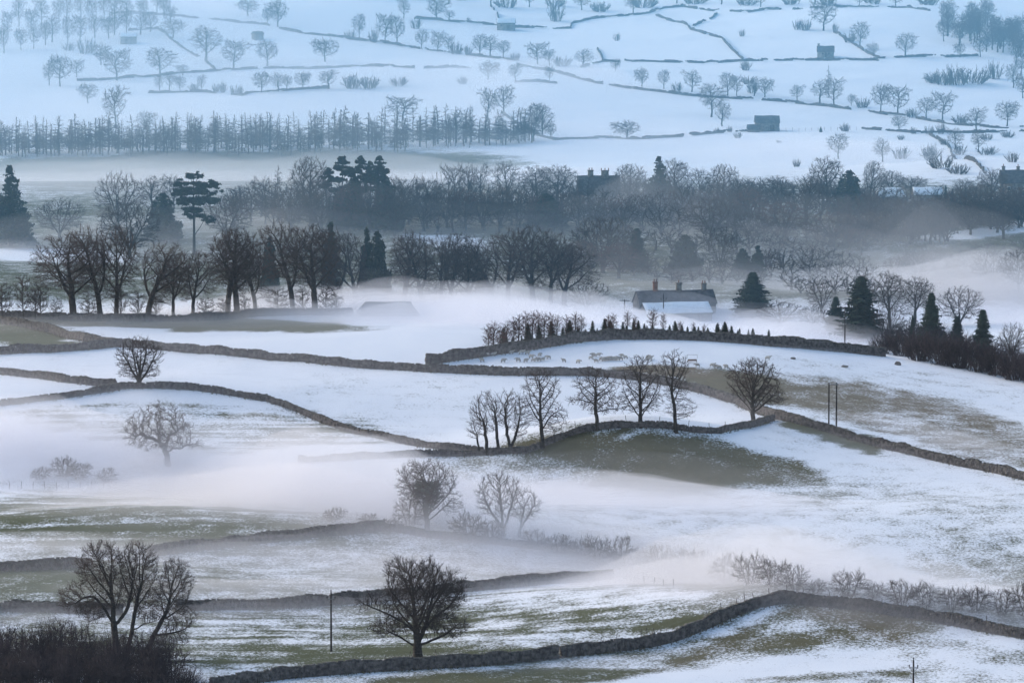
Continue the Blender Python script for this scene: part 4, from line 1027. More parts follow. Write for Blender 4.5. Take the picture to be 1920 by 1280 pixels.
SMALL_SPRUCE = [spruce(611, 16, 5.6, per=11, whorls=22, shape=.8, ragged=.35), spruce(613, 16, 4.6, per=10, whorls=22, ragged=.45, shape=.9), spruce(615, 14, 6.0, per=11, whorls=18, ragged=.4, shape=.7)]
def larch(seed, H=12.0, W=2.3, att=300, low=.30, tw=3, side=1):
    rng = random.Random(seed)
    env = [(rng.uniform(-.25, .25), 0, H * f, .25 + W * (1 - f) ** .75 * rng.uniform(.8, 1.15), .25 + W * (1 - f) ** .75, H * .05) for f in np.linspace(low, .96, 9)]
    return bare_tree(seed, H, env, [[(0, 0, 0), (rng.uniform(-.15, .15), 0, H * .4), (rng.uniform(-.35, .35), 0, H * .86)]], n_att=att, step=.4, kill=.62, infl=2.6, up=-.02, jit=.12, wig=.02, tw=tw, tw_len=(.4, .9), tip=.034, base_r=.12, twig_r=.050, crown_mat='larch_twig', side=side, bark='larch_bark')
LARCH = [larch(621, 12, 2.8), larch(623, 12, 2.3, low=.40), larch(625, 12, 3.2, low=.24)]
LARCH_LITE = [larch(627, 12, 2.8, att=70, low=.2, tw=2, side=0), larch(629, 12, 2.4, att=60, low=.3, tw=2, side=0)]
PINE = [pine(701, 19, [(.97, 0, 0, 1.3, .5), (.92, .3, 0, 2.1, .6), (.86, -.6, .4, 2.7, .6), (.79, 1.2, -.3, 2.7, .6), (.70, -1.6, .3, 2.4, .5), (.60, 1.8, 0, 1.8, .5)]),
        pine(703, 19, [(.98, .2, 0, 1.0, .5), (.94, -.2, 0, 1.8, .5), (.88, .7, .2, 2.3, .6), (.82, -1.2, -.3, 2.4, .6), (.75, 1.4, .2, 2.6, .6), (.66, -1.5, 0, 2.2, .5)]),
        pine(705, 20, [(.98, 0, 0, 1.1, .5), (.93, .2, .2, 1.7, .5), (.875, -.3, 0, 2.2, .5), (.81, .5, -.2, 2.7, .6), (.73, -.4, 0, 3.2, .7), (.64, 1.0, 0, 3.2, .6)])]
CEDAR = pine(711, 23, [(.96, -1.0, 0, 1.6, .8), (.97, 1.6, 0, 1.5, .8), (.89, -2.8, .5, 2.6, .8), (.87, 2.6, -.5, 2.8, .8), (.88, 5.4, 0, 2.2, .8), (.80, 0, 0, 4.2, 1.0), (.78, -3.8, 0, 2.6, .9), (.79, 6.0, .5, 2.6, .9), (.70, 2.6, 0, 4.2, 1.2), (.68, -2.2, 0, 3.2, 1.0), (.58, -.5, 0, 3.4, .9), (.51, .6, 0, 2.8, .7), (.46, 3.4, 0, 2.4, .8)], trunk_r=.42, lean=.15)
YEW = [dense_conifer(721, 20, 6.2), dense_conifer(723, 13, 5.0, shape=.55, leaves=6500), dense_conifer(725, 15, 2.6, shape=.6, lumps=40, leaves=5000)]
def bush(seed, H=4.2, W=2.8, att=420, mat='twig'):
    rng = random.Random(seed)
    st = []
    for k in range(7):
        a = 6.283 * k / 7 + rng.uniform(-.3, .3); b = .25 + .3 * rng.random()
        st.append([(math.cos(a) * b, math.sin(a) * b, 0), (math.cos(a) * (b + W * .2), math.sin(a) * (b + W * .2), H * .35), (math.cos(a) * (b + W * .35), math.sin(a) * (b + W * .35), H * .62)])
    env = [(0, 0, H * .46, W, W, H * .46)] + [(rng.uniform(-.7, .7) * W, rng.uniform(-.5, .5) * W, rng.uniform(.4, .8) * H, W * .4, W * .4, H * .22) for _ in range(4)]
    p = bare_tree(seed, H, env, st, n_att=att, step=.32, kill=.5, infl=2.4, up=.16, jit=.14, wig=.03, tw=3, tw_len=(.35, .8), tip=.024, base_r=.05, twig_r=.022, side=1, crown_mat=mat)
    return {'mesh': p['crown'], 'H': p['H'], 'W': p['W']}
BUSH = [bush(841), bush(843, 3.6, 3.2), bush(845, 4.6, 2.4), bush(847, 4.0, 3.4)]
SHRUBS = [shrub(801, 3.0, 4.6, stems=110, upright=.25, tw=5), shrub(803, 2.4, 5.2, stems=110, upright=.15, tw=5), shrub(805, 3.4, 4.2, stems=100, upright=.35, tw=5), shrub(807, 2.6, 3.6, stems=90, upright=.25, tw=5)]
FAR_SHRUB = [shrub(811, 2.6, 4.4, stems=34, tip=.04, tw=2), shrub(813, 2.2, 5.0, stems=34, tip=.045, tw=2, upright=.35)]
THICKET = [shrub(821, 5.0, 4.5, stems=85, mat='thicket', tip=.018, tw=3, upright=.75, tw_len=(.25, .55)), shrub(823, 5.0, 5.0, stems=85, mat='thicket', tip=.017, tw=3, upright=.65, tw_len=(.25, .55))]
BUSHY = [bush(851, 5.0, 2.2, 420, 'thicket'), bush(853, 5.0, 2.6, 420, 'thicket')]
SCRUB = [shrub(831, 4.0, 6.0, stems=90, mat='thicket', tip=.03, tw=3, upright=.5), shrub(833, 3.6, 6.0, stems=90, mat='thicket', tip=.03, tw=3, upright=.4)]
CHEAP = [bare_tree(901, 11, [(0, 0, 6.2, 4.6, 4.6, 4.4)], [[(0, 0, 0), (0, 0, 1.6), (.2, 0, 5)], ['on', (0, 0, 1.6), (1.6, .4, 4.6)], ['on', (0, 0, 1.6), (-1.6, -.4, 4.6)]], n_att=110, step=.8, kill=1.0, infl=5, up=.3, jit=.1, wig=.05, tw=2, tw_len=(.8, 1.6), tip=.06, base_r=.3, twig_r=.06, side=1), bare_tree(903, 12, [(0, 0, 6.6, 3.6, 3.6, 5.0)], [[(0, 0, 0), (0, 0, 1.6), (.2, 0, 7)], ['on', (0, 0, 1.6), (1.4, .4, 5)]], n_att=110, step=.8, kill=1.0, infl=5, up=.4, jit=.1, wig=.05, tw=2, tw_len=(.8, 1.6), tip=.06, base_r=.26, twig_r=.06, side=1)]
print('cheap', [len(c['crown'].polygons) for c in CHEAP])
print('trees grown', round(time.time() - T0, 1), 'tris', sum(len(m.polygons) for m in bpy.data.meshes) * 2)
# ------------------------------------------------------------------ foreground trees
place_tree(PR['three'], 238, 1232, 224, None, label='tall three-stemmed bare tree rising out of the dark thicket', rz=0)
place_tree(PR['spread'], 784, 1236, 199, None, label='lone broad bare tree with a stout trunk behind the low wall', rz=0)
place_tree(PR['oak'], 309, 872, 120, None, label='crooked low-domed oak with its foot lost in white mist', rz=0)
place_tree(PR['round'], 261, 722, 94, 86, label='round-headed many-stemmed tree standing at the curving wall', rz=0)
place_tree(PR['ivied'], 801, 992, 134, None, label='ivy-clad bare tree standing in the mist', rz=0)
place_tree(PR['twin'], 950, 1006, 126, None, label='twin-stemmed upswept tree in mist beside the ivy-clad tree', rz=0)
KG = 'bare trees along the green knoll'
place_tree(PR['knoll_clump'], 940, 848, 122, None, label='clump of slender stems at the low end of the knoll row', rz=0, group=KG)
place_tree(PR['knoll_tall'], 1014, 840, 154, None, label='tallest tree of the knoll row with forked crown above the clump', rz=0, group=KG)
place_tree(PR['knoll_tier'], 1118, 806, 121, None, label='tree with level tiered boughs on the crest of the knoll', rz=0, group=KG)
place_tree(PR['knoll_fan'], 1201, 800, 137, None, label='fan-shaped tree between the tiered and the slim knoll trees', rz=0, group=KG)
place_tree(PR['knoll_slim'], 1264, 810, 159, None, label='slim tall tree at the upper end of the knoll row', rz=0, group=KG)
place_tree(PR['knoll_dome'], 1413, 797, 129, None, label='domed bare tree standing alone at the wall corner', rz=0, group=KG)

# ------------------------------------------------------------------ the row of big trees behind the upper wall
ROW = [(138, 600, 160, 118, 3, 0), (190, 600, 176, 96, 1, 0), (219, 600, 176, 74, 0, 1), (276, 600, 146, 84, 5, 1), (325, 598, 120, 62, 6, 0), (361, 597, 128, 58, 2, 0), (427, 593, 163, 72, 4, 0), (443, 594, 166, 96, 0, 0), (481, 590, 136, 78, 1, 0),
       (551, 589, 174, 92, 1, 0), (591, 589, 166, 100, 3, 0), (643, 588, 164, 90, 5, 0), (668, 587, 150, 74, 2, 1), (757, 586, 146, 74, 4, 0), (794, 586, 152, 84, 1, 0), (827, 585, 146, 70, 6, 0), (843, 586, 148, 74, 2, 0), (877, 585, 128, 78, 0, 1),
       (927, 581, 138, 76, 5, 0), (951, 581, 152, 80, 3, 1), (998, 579, 156, 88, 0, 0), (1033, 577, 142, 80, 6, 0), (1056, 577, 118, 84, 2, 0)]
for i, (px, b, h, w, k, mir) in enumerate(ROW):
    place_tree(BIG[k], px, b, h * 1.02, w * 1.15, label=f'{ORD[i]} big tree from the left in the row of tall bare trees', group='row of tall bare trees behind the upper wall', mirror=bool(mir), rz=RNG.uniform(-.25, .25))
for i, (px, b, h, w, k) in enumerate([(5, 598, 72, 46, 1), (44, 598, 88, 36, 1), (66, 599, 66, 28, 0), (77, 599, 74, 34, 1), (106, 600, 44, 26, 1), (168, 601, 48, 42, 1), (226, 601, 66, 36, 0), (258, 601, 62, 34, 0), (292, 600, 50, 28, 0), (386, 598, 44, 36, 1), (418, 595, 40, 28, 0), (458, 594, 46, 26, 0), (522, 589, 52, 50, 1), (566, 589, 52, 34, 0), (612, 590, 56, 40, 1), (630, 590, 44, 28, 0), (700, 588, 60, 60, 1), (905, 584, 60, 50, 1), (1100, 582, 60, 84, 1)]):
    place_tree(YOUNG[k] if i not in (16, 18) else FANS[2], px, b, h, w, label=f'{ORD[i]} young tree from the left among the trunks of the big row', group='young trees under the big row', name='young_tree')
for i, (px, b, h, w, k, lab) in enumerate([(506, 560, 110, 42, 1, 'dark ivy-smothered evergreen with a blunt top in the big row'), (621, 556, 134, 40, 2, 'dark narrow evergreen with a ragged pointed top in the big row'), (688, 560, 128, 32, 2, 'thin dark evergreen spire in the big row'), (708, 568, 128, 60, 1, 'broad dark evergreen just behind the shed roof'), (905, 575, 60, 40, 1, 'low dark evergreen between trunks of the big row')]):
    place_tree(YEW[k], px, b, h, w, label=lab, name='evergreen_tree', group='evergreens in the big row', dy=6)

# ------------------------------------------------------------------ woods in the valley, back to front
VG = 'trees of the valley woods'
def T(kind, k, px, top, base, w, label, name=None, mir=False, dy=0, cat='tree'):
    P = {'big': BIG, 'fan': FANS, 'far': FARS, 'spruce': SPRUCE, 'pine': PINE, 'yew': YEW, 'larch': LARCH, 'young': YOUNG}[kind][k] if kind != 'cedar' else CEDAR
    nm = name or {'big': 'bare_tree', 'fan': 'bare_tree', 'far': 'bare_tree', 'spruce': 'spruce_tree', 'pine': 'pine_tree', 'cedar': 'cedar_tree', 'yew': 'evergreen_tree', 'larch': 'larch_tree', 'young': 'young_tree'}[kind]
    return place_tree(P, px, base, base - top, w * (1.25 if kind == 'spruce' else 1), name=nm, label=label, group=VG, mirror=mir, dy=dy, rz=0 if kind in ('cedar', 'pine') else None)
T('yew', 0, 20, 304, 462, 100, 'huge dark evergreen cut by the left edge')
T('fan', 2, 112, 370, 446, 92, 'pale dome-shaped bare tree beside the huge evergreen')
T('fan', 1, 222, 320, 436, 88, 'tall bare tree with upswept crown behind the big row')
T('fan', 4, 243, 372, 486, 118, 'dense bare tree in front of the upswept one')
T('far', 2, 285, 326, 405, 62, 'pale tree behind the tall upswept tree'); T('far', 4, 325, 325, 400, 54, 'pale round tree left of the cedar, far in the mist')
T('yew', 1, 306, 358, 452, 82, 'dark evergreen thicket tree left of the cedar')
T('cedar', 0, 364, 321, 478, 112, 'big cedar with flat dark plates and a long bare trunk')
T('fan', 4, 425, 366, 452, 96, 'dense dark bare tree at the right foot of the cedar')
T('far', 2, 446, 345, 420, 40, 'first misty sapling right of the cedar'); T('far', 6, 470, 335, 420, 44, 'second misty sapling right of the cedar'); T('far', 4, 497, 328, 420, 46, 'third misty sapling right of the cedar')
T('larch', 0, 521, 310, 400, 28, 'thin pointed larch standing above the saplings')
T('big', 0, 583, 292, 430, 82, 'domed bare tree left of the tall pines'); T('fan', 4, 545, 352, 436, 80, 'dense tree low at the left foot of the pines')
T('pine', 0, 642, 289, 432, 46, 'leftmost of three tall pines'); T('pine', 1, 675, 291, 432, 44, 'middle one of three tall pines'); T('pine', 2, 712, 290, 432, 52, 'rightmost of three tall pines'); T('pine', 1, 618, 313, 428, 40, 'shorter pine beside the domed bare tree', mir=True)
T('yew', 1, 664, 322, 432, 62, 'dark evergreen mass between the leftmost and middle pine'); T('yew', 1, 722, 326, 434, 70, 'dark evergreen mass under the rightmost pine', mir=True); T('pine', 2, 694, 300, 432, 44, 'slim pine between middle and rightmost pine', mir=True); T('yew', 1, 640, 345, 430, 60, 'low dark evergreen at the foot of the leftmost pine')
T('fan', 0, 600, 356, 436, 70, 'bare undergrowth tree under the shorter pine'); T('fan', 3, 655, 345, 434, 60, 'bare tree among the pine trunks'); T('fan', 4, 740, 345, 440, 84, 'dense bare tree right of the three pines'); T('fan', 1, 693, 340, 436, 52, 'slim bare tree between middle and rightmost pine')
T('far', 1, 758, 326, 425, 62, 'spreading pale tree just right of the pines'); T('far', 3, 800, 326, 425, 56, 'pale crooked tree right of the spreading one'); T('larch', 1, 819, 322, 420, 24, 'thin dark larch right of the pines')
T('far', 1, 850, 304, 398, 56, 'first of the tall pale birches left of the gabled house'); T('far', 4, 878, 303, 398, 44, 'second of the tall pale birches left of the gabled house'); T('far', 2, 902, 303, 398, 44, 'third of the tall pale birches left of the gabled house'); T('far', 0, 950, 300, 398, 62, 'pale round birch standing before the gap')
T('big', 3, 1008, 309, 386, 58, 'left half of the wide pale pair beside the gabled house'); T('big', 6, 1045, 308, 386, 74, 'right half of the wide pale pair beside the gabled house')
for i, (px, top, w, k) in enumerate([(800, 356, 70, 0), (838, 350, 70, 4), (872, 352, 66, 3), (905, 356, 70, 0), (940, 348, 70, 4), (975, 352, 64, 0), (1010, 366, 60, 3), (1062, 360, 64, 4), (1095, 366, 60, 0), (1130, 368, 66, 4), (1165, 372, 60, 3), (1200, 362, 70, 4), (1240, 352, 72, 0), (1285, 350, 72, 4), (1325, 352, 70, 0), (1365, 350, 70, 4), (1405, 352, 66, 3)]):
    T('fan', k, px, top, 428, w, 'dim bare tree in the dense misty wood below the gabled house', mir=bool(i % 2))
T('yew', 1, 1024, 360, 428, 92, 'dark drooping evergreen in front of the wide pale pair')
T('big', 0, 1182, 306, 392, 66, 'bare tree right of the gabled house'); T('yew', 0, 1236, 289, 396, 76, 'dark evergreen with a domed head right of the gabled house'); T('big', 3, 1268, 296, 396, 60, 'domed bare tree against the dark evergreen'); T('far', 0, 1312, 313, 392, 52, 'first dome right of the dark evergreen')
T('big', 0, 1357, 306, 398, 62, 'pale dome with clear trunk right of the dark evergreen'); T('far', 3, 1402, 334, 400, 56, 'low crooked tree before the open snow'); T('big', 6, 1455, 329, 402, 66, 'wide tree left of the slender pale one'); T('big', 4, 1511, 329, 412, 50, 'slender pale tree against the snow'); T('big', 3, 1553, 292, 402, 66, 'tallest bare tree on the skyline of the right wood')
T('yew', 1, 1592, 316, 402, 78, 'dark round evergreen beside the tallest bare tree'); T('big', 2, 1629, 300, 386, 48, 'bare tree with two heads right of the dark round evergreen'); T('big', 0, 1672, 318, 372, 50, 'bare tree just above the first snowy roof'); T('big', 6, 1708, 328, 374, 62, 'wide bare tree right of the first snowy roof')
T('fan', 4, 1130, 404, 512, 122, 'large dense bare tree above the farm'); T('spruce', 1, 1194, 425, 508, 58, 'ragged spruce right of the large dense tree'); T('fan', 3, 1090, 450, 520, 80, 'reddish bush tree under the large dense tree'); T('fan', 3, 1160, 455, 522, 80, 'reddish tree behind the farm roofs')
T('yew', 1, 1285, 437, 515, 78, 'dark flat-topped evergreen above the farmhouse'); T('fan', 1, 1350, 428, 515, 64, 'upright bare tree right of the flat-topped evergreen'); T('yew', 2, 1421, 457, 520, 34, 'pointed dark evergreen over the big garden spruce'); T('yew', 1, 1392, 463, 520, 52, 'rounded dark evergreen left of the pointed one')
T('fan', 4, 1335, 366, 452, 120, 'dusky dense dome in the middle of the wood'); T('fan', 3, 1470, 376, 456, 96, 'reddish dense dome right of the dusky one'); T('fan', 3, 1560, 396, 462, 120, 'low reddish dome at the edge of the mist stream'); T('fan', 4, 1410, 395, 455, 80, 'dusky tree between the two dense domes'); T('fan', 3, 1610, 425, 470, 60, 'small reddish tree sinking into the mist stream')
for i, (px, top, base, w, k) in enumerate([(1610, 350, 400, 60, 4), (1640, 365, 410, 60, 0), (1680, 372, 420, 70, 4), (1720, 372, 420, 70, 0), (1760, 366, 420, 66, 4), (1800, 350, 420, 70, 0), (1840, 342, 420, 76, 4), (1880, 352, 420, 76, 0), (1915, 350, 425, 80, 4), (1640, 395, 450, 70, 4), (1690, 392, 452, 76, 0), (1735, 388, 452, 66, 4), (1775, 386, 452, 60, 0), (1820, 384, 440, 76, 4), (1870, 384, 436, 70, 0), (1590, 400, 450, 60, 4), (1655, 420, 462, 60, 0), (1700, 425, 462, 56, 4)]):
    T('fan', k, px, top, base, w, 'dim bare tree crowded in the dark wood below the snowy roofs', mir=bool(i % 2))
for i, (px, top, base, w) in enumerate([(1707, 398, 458, 36), (1744, 396, 458, 40), (1762, 400, 458, 32), (1772, 400, 458, 32), (1882, 392, 448, 56)]):
    T('big', (2, 4, 0, 5, 3)[i], px, top, base, w, f'{ORD[i]} clear trunk from the left along the lower snowy bank')
T('spruce', 0, 1773, 345, 385, 12, 'small spire of dark spruce beside the second snowy roof'); T('spruce', 1, 1786, 352, 385, 14, 'shorter dark spire next to the small spire'); T('big', 3, 1812, 333, 392, 44, 'round bare tree left of the rooftop house'); T('big', 6, 1858, 314, 385, 60, 'spreading bare tree in front of the rooftop house')
for i, (px, top, base, w, k) in enumerate([(1715, 470, 520, 60, 4), (1760, 468, 525, 70, 0), (1810, 470, 535, 80, 4), (1860, 468, 540, 80, 0), (1910, 466, 545, 80, 4), (1680, 480, 520, 50, 3)]):
    T('fan', k, px, top, base, w, 'dim bare tree on the dark slope under the snowy bank', mir=bool(i % 2))
# around the farm and the right-hand hollow
T('spruce', 0, 1411, 507, 592, 82, 'broad garden spruce right of the farmhouse'); T('fan', 0, 1463, 562, 612, 88, 'spreading bare garden tree behind the plantation'); T('fan', 2, 1523, 570, 612, 56, 'pale twiggy tree left of the pole'); T('spruce', 1, 1614, 514, 634, 98, 'tallest dark spruce behind the crossbar pole'); T('spruce', 0, 1567, 553, 622, 48, 'smaller spruce at the left foot of the tallest')
T('big', 3, 1668, 506, 612, 62, 'bare tree just right of the tallest spruce'); T('big', 6, 1716, 516, 612, 66, 'second bare tree right of the tallest spruce'); T('fan', 2, 1800, 534, 612, 84, 'pale fan tree fading into the white mist'); T('fan', 2, 1665, 570, 640, 60, 'twiggy tree under the two bare trees')
T('spruce', 1, 1746, 545, 656, 64, 'dark spruce with spreading skirts among the scrub'); T('spruce', 2, 1794, 590, 655, 36, 'short tufted spruce between two larger'); T('spruce', 2, 1842, 577, 660, 44, 'tufted spruce standing clear at the scrub edge'); T('spruce', 1, 1711, 588, 650, 20, 'thin spruce tip left of the spreading one'); T('fan', 1, 1898, 602, 680, 56, 'pale fan-shaped tree at the right edge')
T('larch', 0, 1622, 500, 580, 40, 'ghostly larch behind the tallest spruce'); T('fan', 1, 1540, 520, 590, 60, 'ghostly upright tree in the mist left of the tallest spruce')
for i, (px, base, h, w) in enumerate([(1655, 662, 34, 50), (1690, 668, 44, 60), (1725, 676, 52, 70), (1765, 684, 56, 70), (1800, 690, 58, 70), (1835, 696, 52, 70), (1870, 703, 50, 70), (1905, 712, 50, 70), (1940, 720, 50, 70), (1710, 655, 44, 60), (1750, 660, 50, 70), (1800, 668, 44, 70), (1850, 680, 40, 70), (1895, 690, 40, 70), (1670, 650, 36, 50), (1780, 655, 40, 60), (1925, 700, 40, 60)]):
    place_shrub(SCRUB[i % 2], px, base, h, w, 'dark scrub bush in the dense bank falling to the right edge', group='dark scrub bank on the right')

def mass(name, label, protos, spots, mat='twig'):
    """what reads as one mass: many small trees in one mesh"""
    Vs, Qs, Ts, n = [], [], [], 0
    arrs = []
    for p in protos:
        for k in ('crown', 'trunk'):
            me = p[k]
            co = np.empty(len(me.vertices) * 3, np.float32); me.vertices.foreach_get('co', co)
            li = np.empty(len(me.loops), np.int32); me.loops.foreach_get('vertex_index', li)
            tot = np.empty(len(me.polygons), np.int32); me.polygons.foreach_get('loop_total', tot)
            arrs.append((co.reshape(-1, 3), li, tot, p))
    rng = random.Random(5)
    for i, (px, base, h, w) in enumerate(spots):
        x, y, z = ground_at(px, base); s = px_per_m(y)
        sel = i % len(protos)
        for (co, li, tot, p) in arrs[2 * sel:2 * sel + 2]:
            a = rng.uniform(0, 6.28) if p is arrs[2 * sel][3] else 0
            k = (w / s) / p['W']; kz = (h / s) / p['H']
            V = np.stack([co[:, 0] * k * math.cos(a) - co[:, 1] * k * math.sin(a) + x, co[:, 0] * k * math.sin(a) + co[:, 1] * k * math.cos(a) + y, co[:, 2] * kz + z - .2], -1)
            Vs.append(V)
            if tot[0] == 4 and (tot == 4).all(): Qs.append(li.reshape(-1, 4) + n)
            elif (tot == 3).all(): Ts.append(li.reshape(-1, 3) + n)
            else:
                q = np.repeat(tot == 4, tot); Qs.append(li[q].reshape(-1, 4) + n); Ts.append(li[~q].reshape(-1, 3) + n)
            n += len(V)
    o = obj(name, mesh_np(name, np.concatenate(Vs), np.concatenate(Qs) if Qs else None, np.concatenate(Ts) if Ts else None, M[mat]))
    tag(o, label, kind='stuff')
    return o
sp = []
def line(x0, x1, step, b0, b1, hlo, hhi, wlo, whi):
    x = x0
    while x < x1:
        f = (x - x0) / (x1 - x0)
        sp.append((x + RNG.uniform(-8, 8), b0 + (b1 - b0) * f + RNG.uniform(-5, 4), RNG.uniform(hlo, hhi), RNG.uniform(wlo, whi))); x += step
line(430, 1650, 27, 402, 402, 48, 72, 44, 62); line(440, 1640, 29, 417, 420, 46, 66, 44, 62); line(520, 1300, 30, 432, 436, 40, 62, 44, 60); line(1240, 1620, 27, 440, 458, 40, 60, 46, 60)
line(1060, 1640, 24, 388, 392, 40, 60, 44, 60); line(1100, 1640, 26, 470, 480, 34, 52, 46, 62); line(1600, 1940, 25, 398, 392, 40, 52, 44, 60); line(1590, 1940, 25, 418, 408, 40, 56, 44, 60); line(1600, 1940, 26, 436, 424, 38, 50, 44, 58); line(1600, 1800, 26, 456, 452, 30, 42, 44, 56); line(1690, 1940, 26, 490, 478, 20, 30, 44, 60); line(1700, 1940, 28, 510, 505, 26, 36, 44, 60); line(1720, 1940, 28, 530, 530, 30, 40, 44, 60)
line(1440, 1650, 24, 518, 545, 36, 54, 46, 62); line(1480, 1660, 26, 545, 565, 30, 46, 46, 60); line(1230, 1450, 25, 530, 534, 24, 36, 46, 60); line(1060, 1230, 26, 512, 516, 40, 56, 44, 60); line(1250, 1440, 26, 514, 518, 34, 50, 44, 60); line(1440, 1620, 28, 500, 520, 34, 50, 44, 60)
line(1560, 1770, 18, 624, 652, 28, 50, 40, 56); line(1690, 1900, 22, 640, 668, 30, 44, 40, 56)
mass('woodland', 'leafless undergrowth filling the valley woods as one dusky mass', CHEAP, sp, 'wood_twig')
sp = []
line(-20, 1000, 9, 293, 268, 40, 74, 26, 44); line(-20, 1000, 12, 287, 262, 34, 66, 26, 44)
mass('larch_wood', 'massed thin larches deep inside the misty far plantation', LARCH_LITE, sp, 'larch_twig')
# ------------------------------------------------------------------ larch plantation across the far foot of the slope
for i in range(84):
    px = -20 + i * 12.3 + RNG.uniform(-9, 9)
    base = 293 if px < 560 else 293 - (px - 560) * 0.055
    h = RNG.choice((RNG.uniform(38, 58), RNG.uniform(56, 80))) * (1 if px < 900 else .85)
    w = RNG.uniform(18, 40)
    if i % 4 == 3: place_tree(FARS[(2, 4, 6)[i % 3]], px, base + RNG.uniform(-8, 3), h * .9, w * 1.2, label='leafless broad tree mixed into the misty larch plantation of the far slope', group='larch plantation on the far side')
    else: place_tree(LARCH[i % 3], px, base + RNG.uniform(-10, 4), h, w, name='larch_tree', label='thin leafless larch in the misty plantation at the foot of the far slope', group='larch plantation on the far side')
# ------------------------------------------------------------------ trees of the opposite hillside
FG = 'trees on the opposite hillside'
def F(lst, phrase, group=FG, name='bare_tree'):
    for i, t in enumerate(sorted(lst)):
        px, base, h, w = t[:4]
        k = t[4] if len(t) > 4 else RNG.randrange(len(FARS))
        lab = f'{ORD[i]} bare tree from the left {phrase}' if len(lst) > 1 else phrase
        place_tree(FARS[k], px, base, h, w, name=name, label=lab, group=group, mirror=RNG.random() < .5)
def S(lst, phrase, group='bushes on the opposite hillside'):
    for i, (px, base, h, w) in enumerate(sorted(lst)):
        lab = f'{ORD[i]} small bush from the left {phrase}' if len(lst) > 1 else phrase
        place_shrub(FAR_SHRUB[i % 2], px, base, h, w, lab, group=group)
F([(386, 113, 66, 66, 4), (438, 128, 56, 55, 1), (501, 124, 50, 48, 0)], 'of the round-headed trio')
F([(610, 116, 46, 52, 3)], 'solitary wide oak alone on the open snow of the upper slope')
F([(324, 72, 37, 47, 3)], 'wide gnarled oak beside the wall below the top left wood')
F([(113, 162, 62, 45), (144, 145, 36, 32), (189, 122, 43, 32), (219, 151, 62, 66, 1), (299, 145, 58, 57, 0), (343, 141, 22, 26, 5)], 'scattered along the left far wall')
F([(92, 160, 46, 28, 2)], 'ivied stump-like tree at the far left of the slope'); F([(165, 194, 40, 38, 3)], 'small spreading tree alone on the low left snow')
F([(299, 171, 32, 24), (318, 169, 36, 26), (338, 172, 32, 22), (378, 172, 34, 20), (490, 174, 42, 36), (522, 172, 38, 30), (538, 168, 30, 24), (567, 167, 34, 32), (616, 167, 38, 40)], 'along the low thorn wall of the left slope')
S([(363, 171, 16, 22), (406, 173, 18, 14), (418, 174, 22, 15), (443, 177, 18, 20)], 'along the low thorn wall of the left slope'); S([(161, 100, 28, 30), (129, 95, 15, 26)], 'below the upper left barn')
F([(216, 240, 82, 52, 2), (272, 242, 36, 40, 5)], 'rising over the left part of the larch plantation'); F([(755, 226, 48, 70, 1)], 'wide pale tree spreading above the middle of the larches')
F([(465, 30, 32, 42), (501, 47, 34, 22), (521, 51, 54, 42)], 'at the top wall right of the left wood')
F([(757, 35, 40, 25), (818, 38, 45, 42), (842, 39, 22, 25)], 'along the wall left of the top barn'); S([(879, 42, 10, 9)], 'tiny bush on the snow left of the top barn'); S([(1043, 40, 40, 34)], 'tall dark bush under the top wood'); S([(1157, 77, 16, 14)], 'tiny round bush alone on the upper snow')
F([(674, 74, 50, 26), (722, 82, 60, 40), (744, 84, 56, 36), (791, 92, 38, 30), (821, 98, 42, 32), (842, 99, 34, 24), (900, 106, 44, 36), (919, 106, 42, 32), (944, 108, 34, 28), (1008, 121, 44, 50, 1), (1030, 123, 32, 28), (1093, 126, 36, 38)], 'in the long hedge row of the middle slope')
S([(656, 74, 18, 26), (700, 80, 26, 18), (779, 54, 20, 25), (855, 102, 24, 20), (878, 104, 20, 18), (967, 114, 16, 16), (1055, 124, 18, 40)], 'in the long hedge row of the middle slope')
F([(915, 150, 38, 40), (966, 153, 36, 30), (1030, 152, 30, 20)], 'misty below the long hedge row'); F([(915, 224, 62, 38, 2), (945, 214, 56, 46, 4)], 'of the misty pair above the slanting wall'); F([(1005, 249, 58, 36, 0), (1016, 256, 64, 46, 4), (1033, 260, 34, 24, 5)], 'of the group below the slanting wall'); F([(1176, 260, 36, 56, 5)], 'squat round tree alone on the wall in the open snow')
S([(660, 166, 28, 40), (690, 166, 24, 40), (747, 161, 18, 40), (867, 158, 16, 18)], 'faint in mist on the open middle snow')
F([(1154, 134, 26, 20), (1204, 163, 38, 28), (1245, 167, 38, 24), (1297, 173, 44, 36), (1364, 180, 46, 34), (1381, 180, 42, 30), (1414, 180, 38, 30), (1434, 183, 40, 32), (1495, 189, 32, 28), (1537, 193, 46, 38), (1564, 199, 56, 40), (1596, 198, 24, 18), (1651, 210, 56, 38), (1683, 215, 58, 54, 1), (1737, 222, 42, 36), (1767, 225, 56, 50, 1), (1888, 237, 50, 46, 3)], 'along the long wall falling to the right')
S([(1268, 173, 20, 24), (1616, 202, 20, 24), (1710, 220, 18, 30), (1800, 232, 18, 30)], 'along the long wall falling to the right')
place_tree(LARCH[1], 1553, 184, 62, 14, name='larch_tree', label='thin dark upright larch over the long wall', group=FG)
F([(1334, 220, 66, 54, 0), (1354, 237, 50, 36, 2)], 'of the pair in the white field')
F([(1685, 247, 32, 32), (1831, 245, 46, 42), (1790, 281, 44, 34), (1834, 286, 46, 32), (1572, 298, 50, 42), (1655, 304, 48, 34)], 'below the barn with the lean-to')
S([(1344, 250, 12, 12), (1368, 248, 12, 10), (1383, 259, 12, 18), (1584, 247, 17, 17), (1713, 251, 14, 14), (1742, 251, 16, 15), (1764, 251, 22, 20)], 'along the wall by the barn with the lean-to')
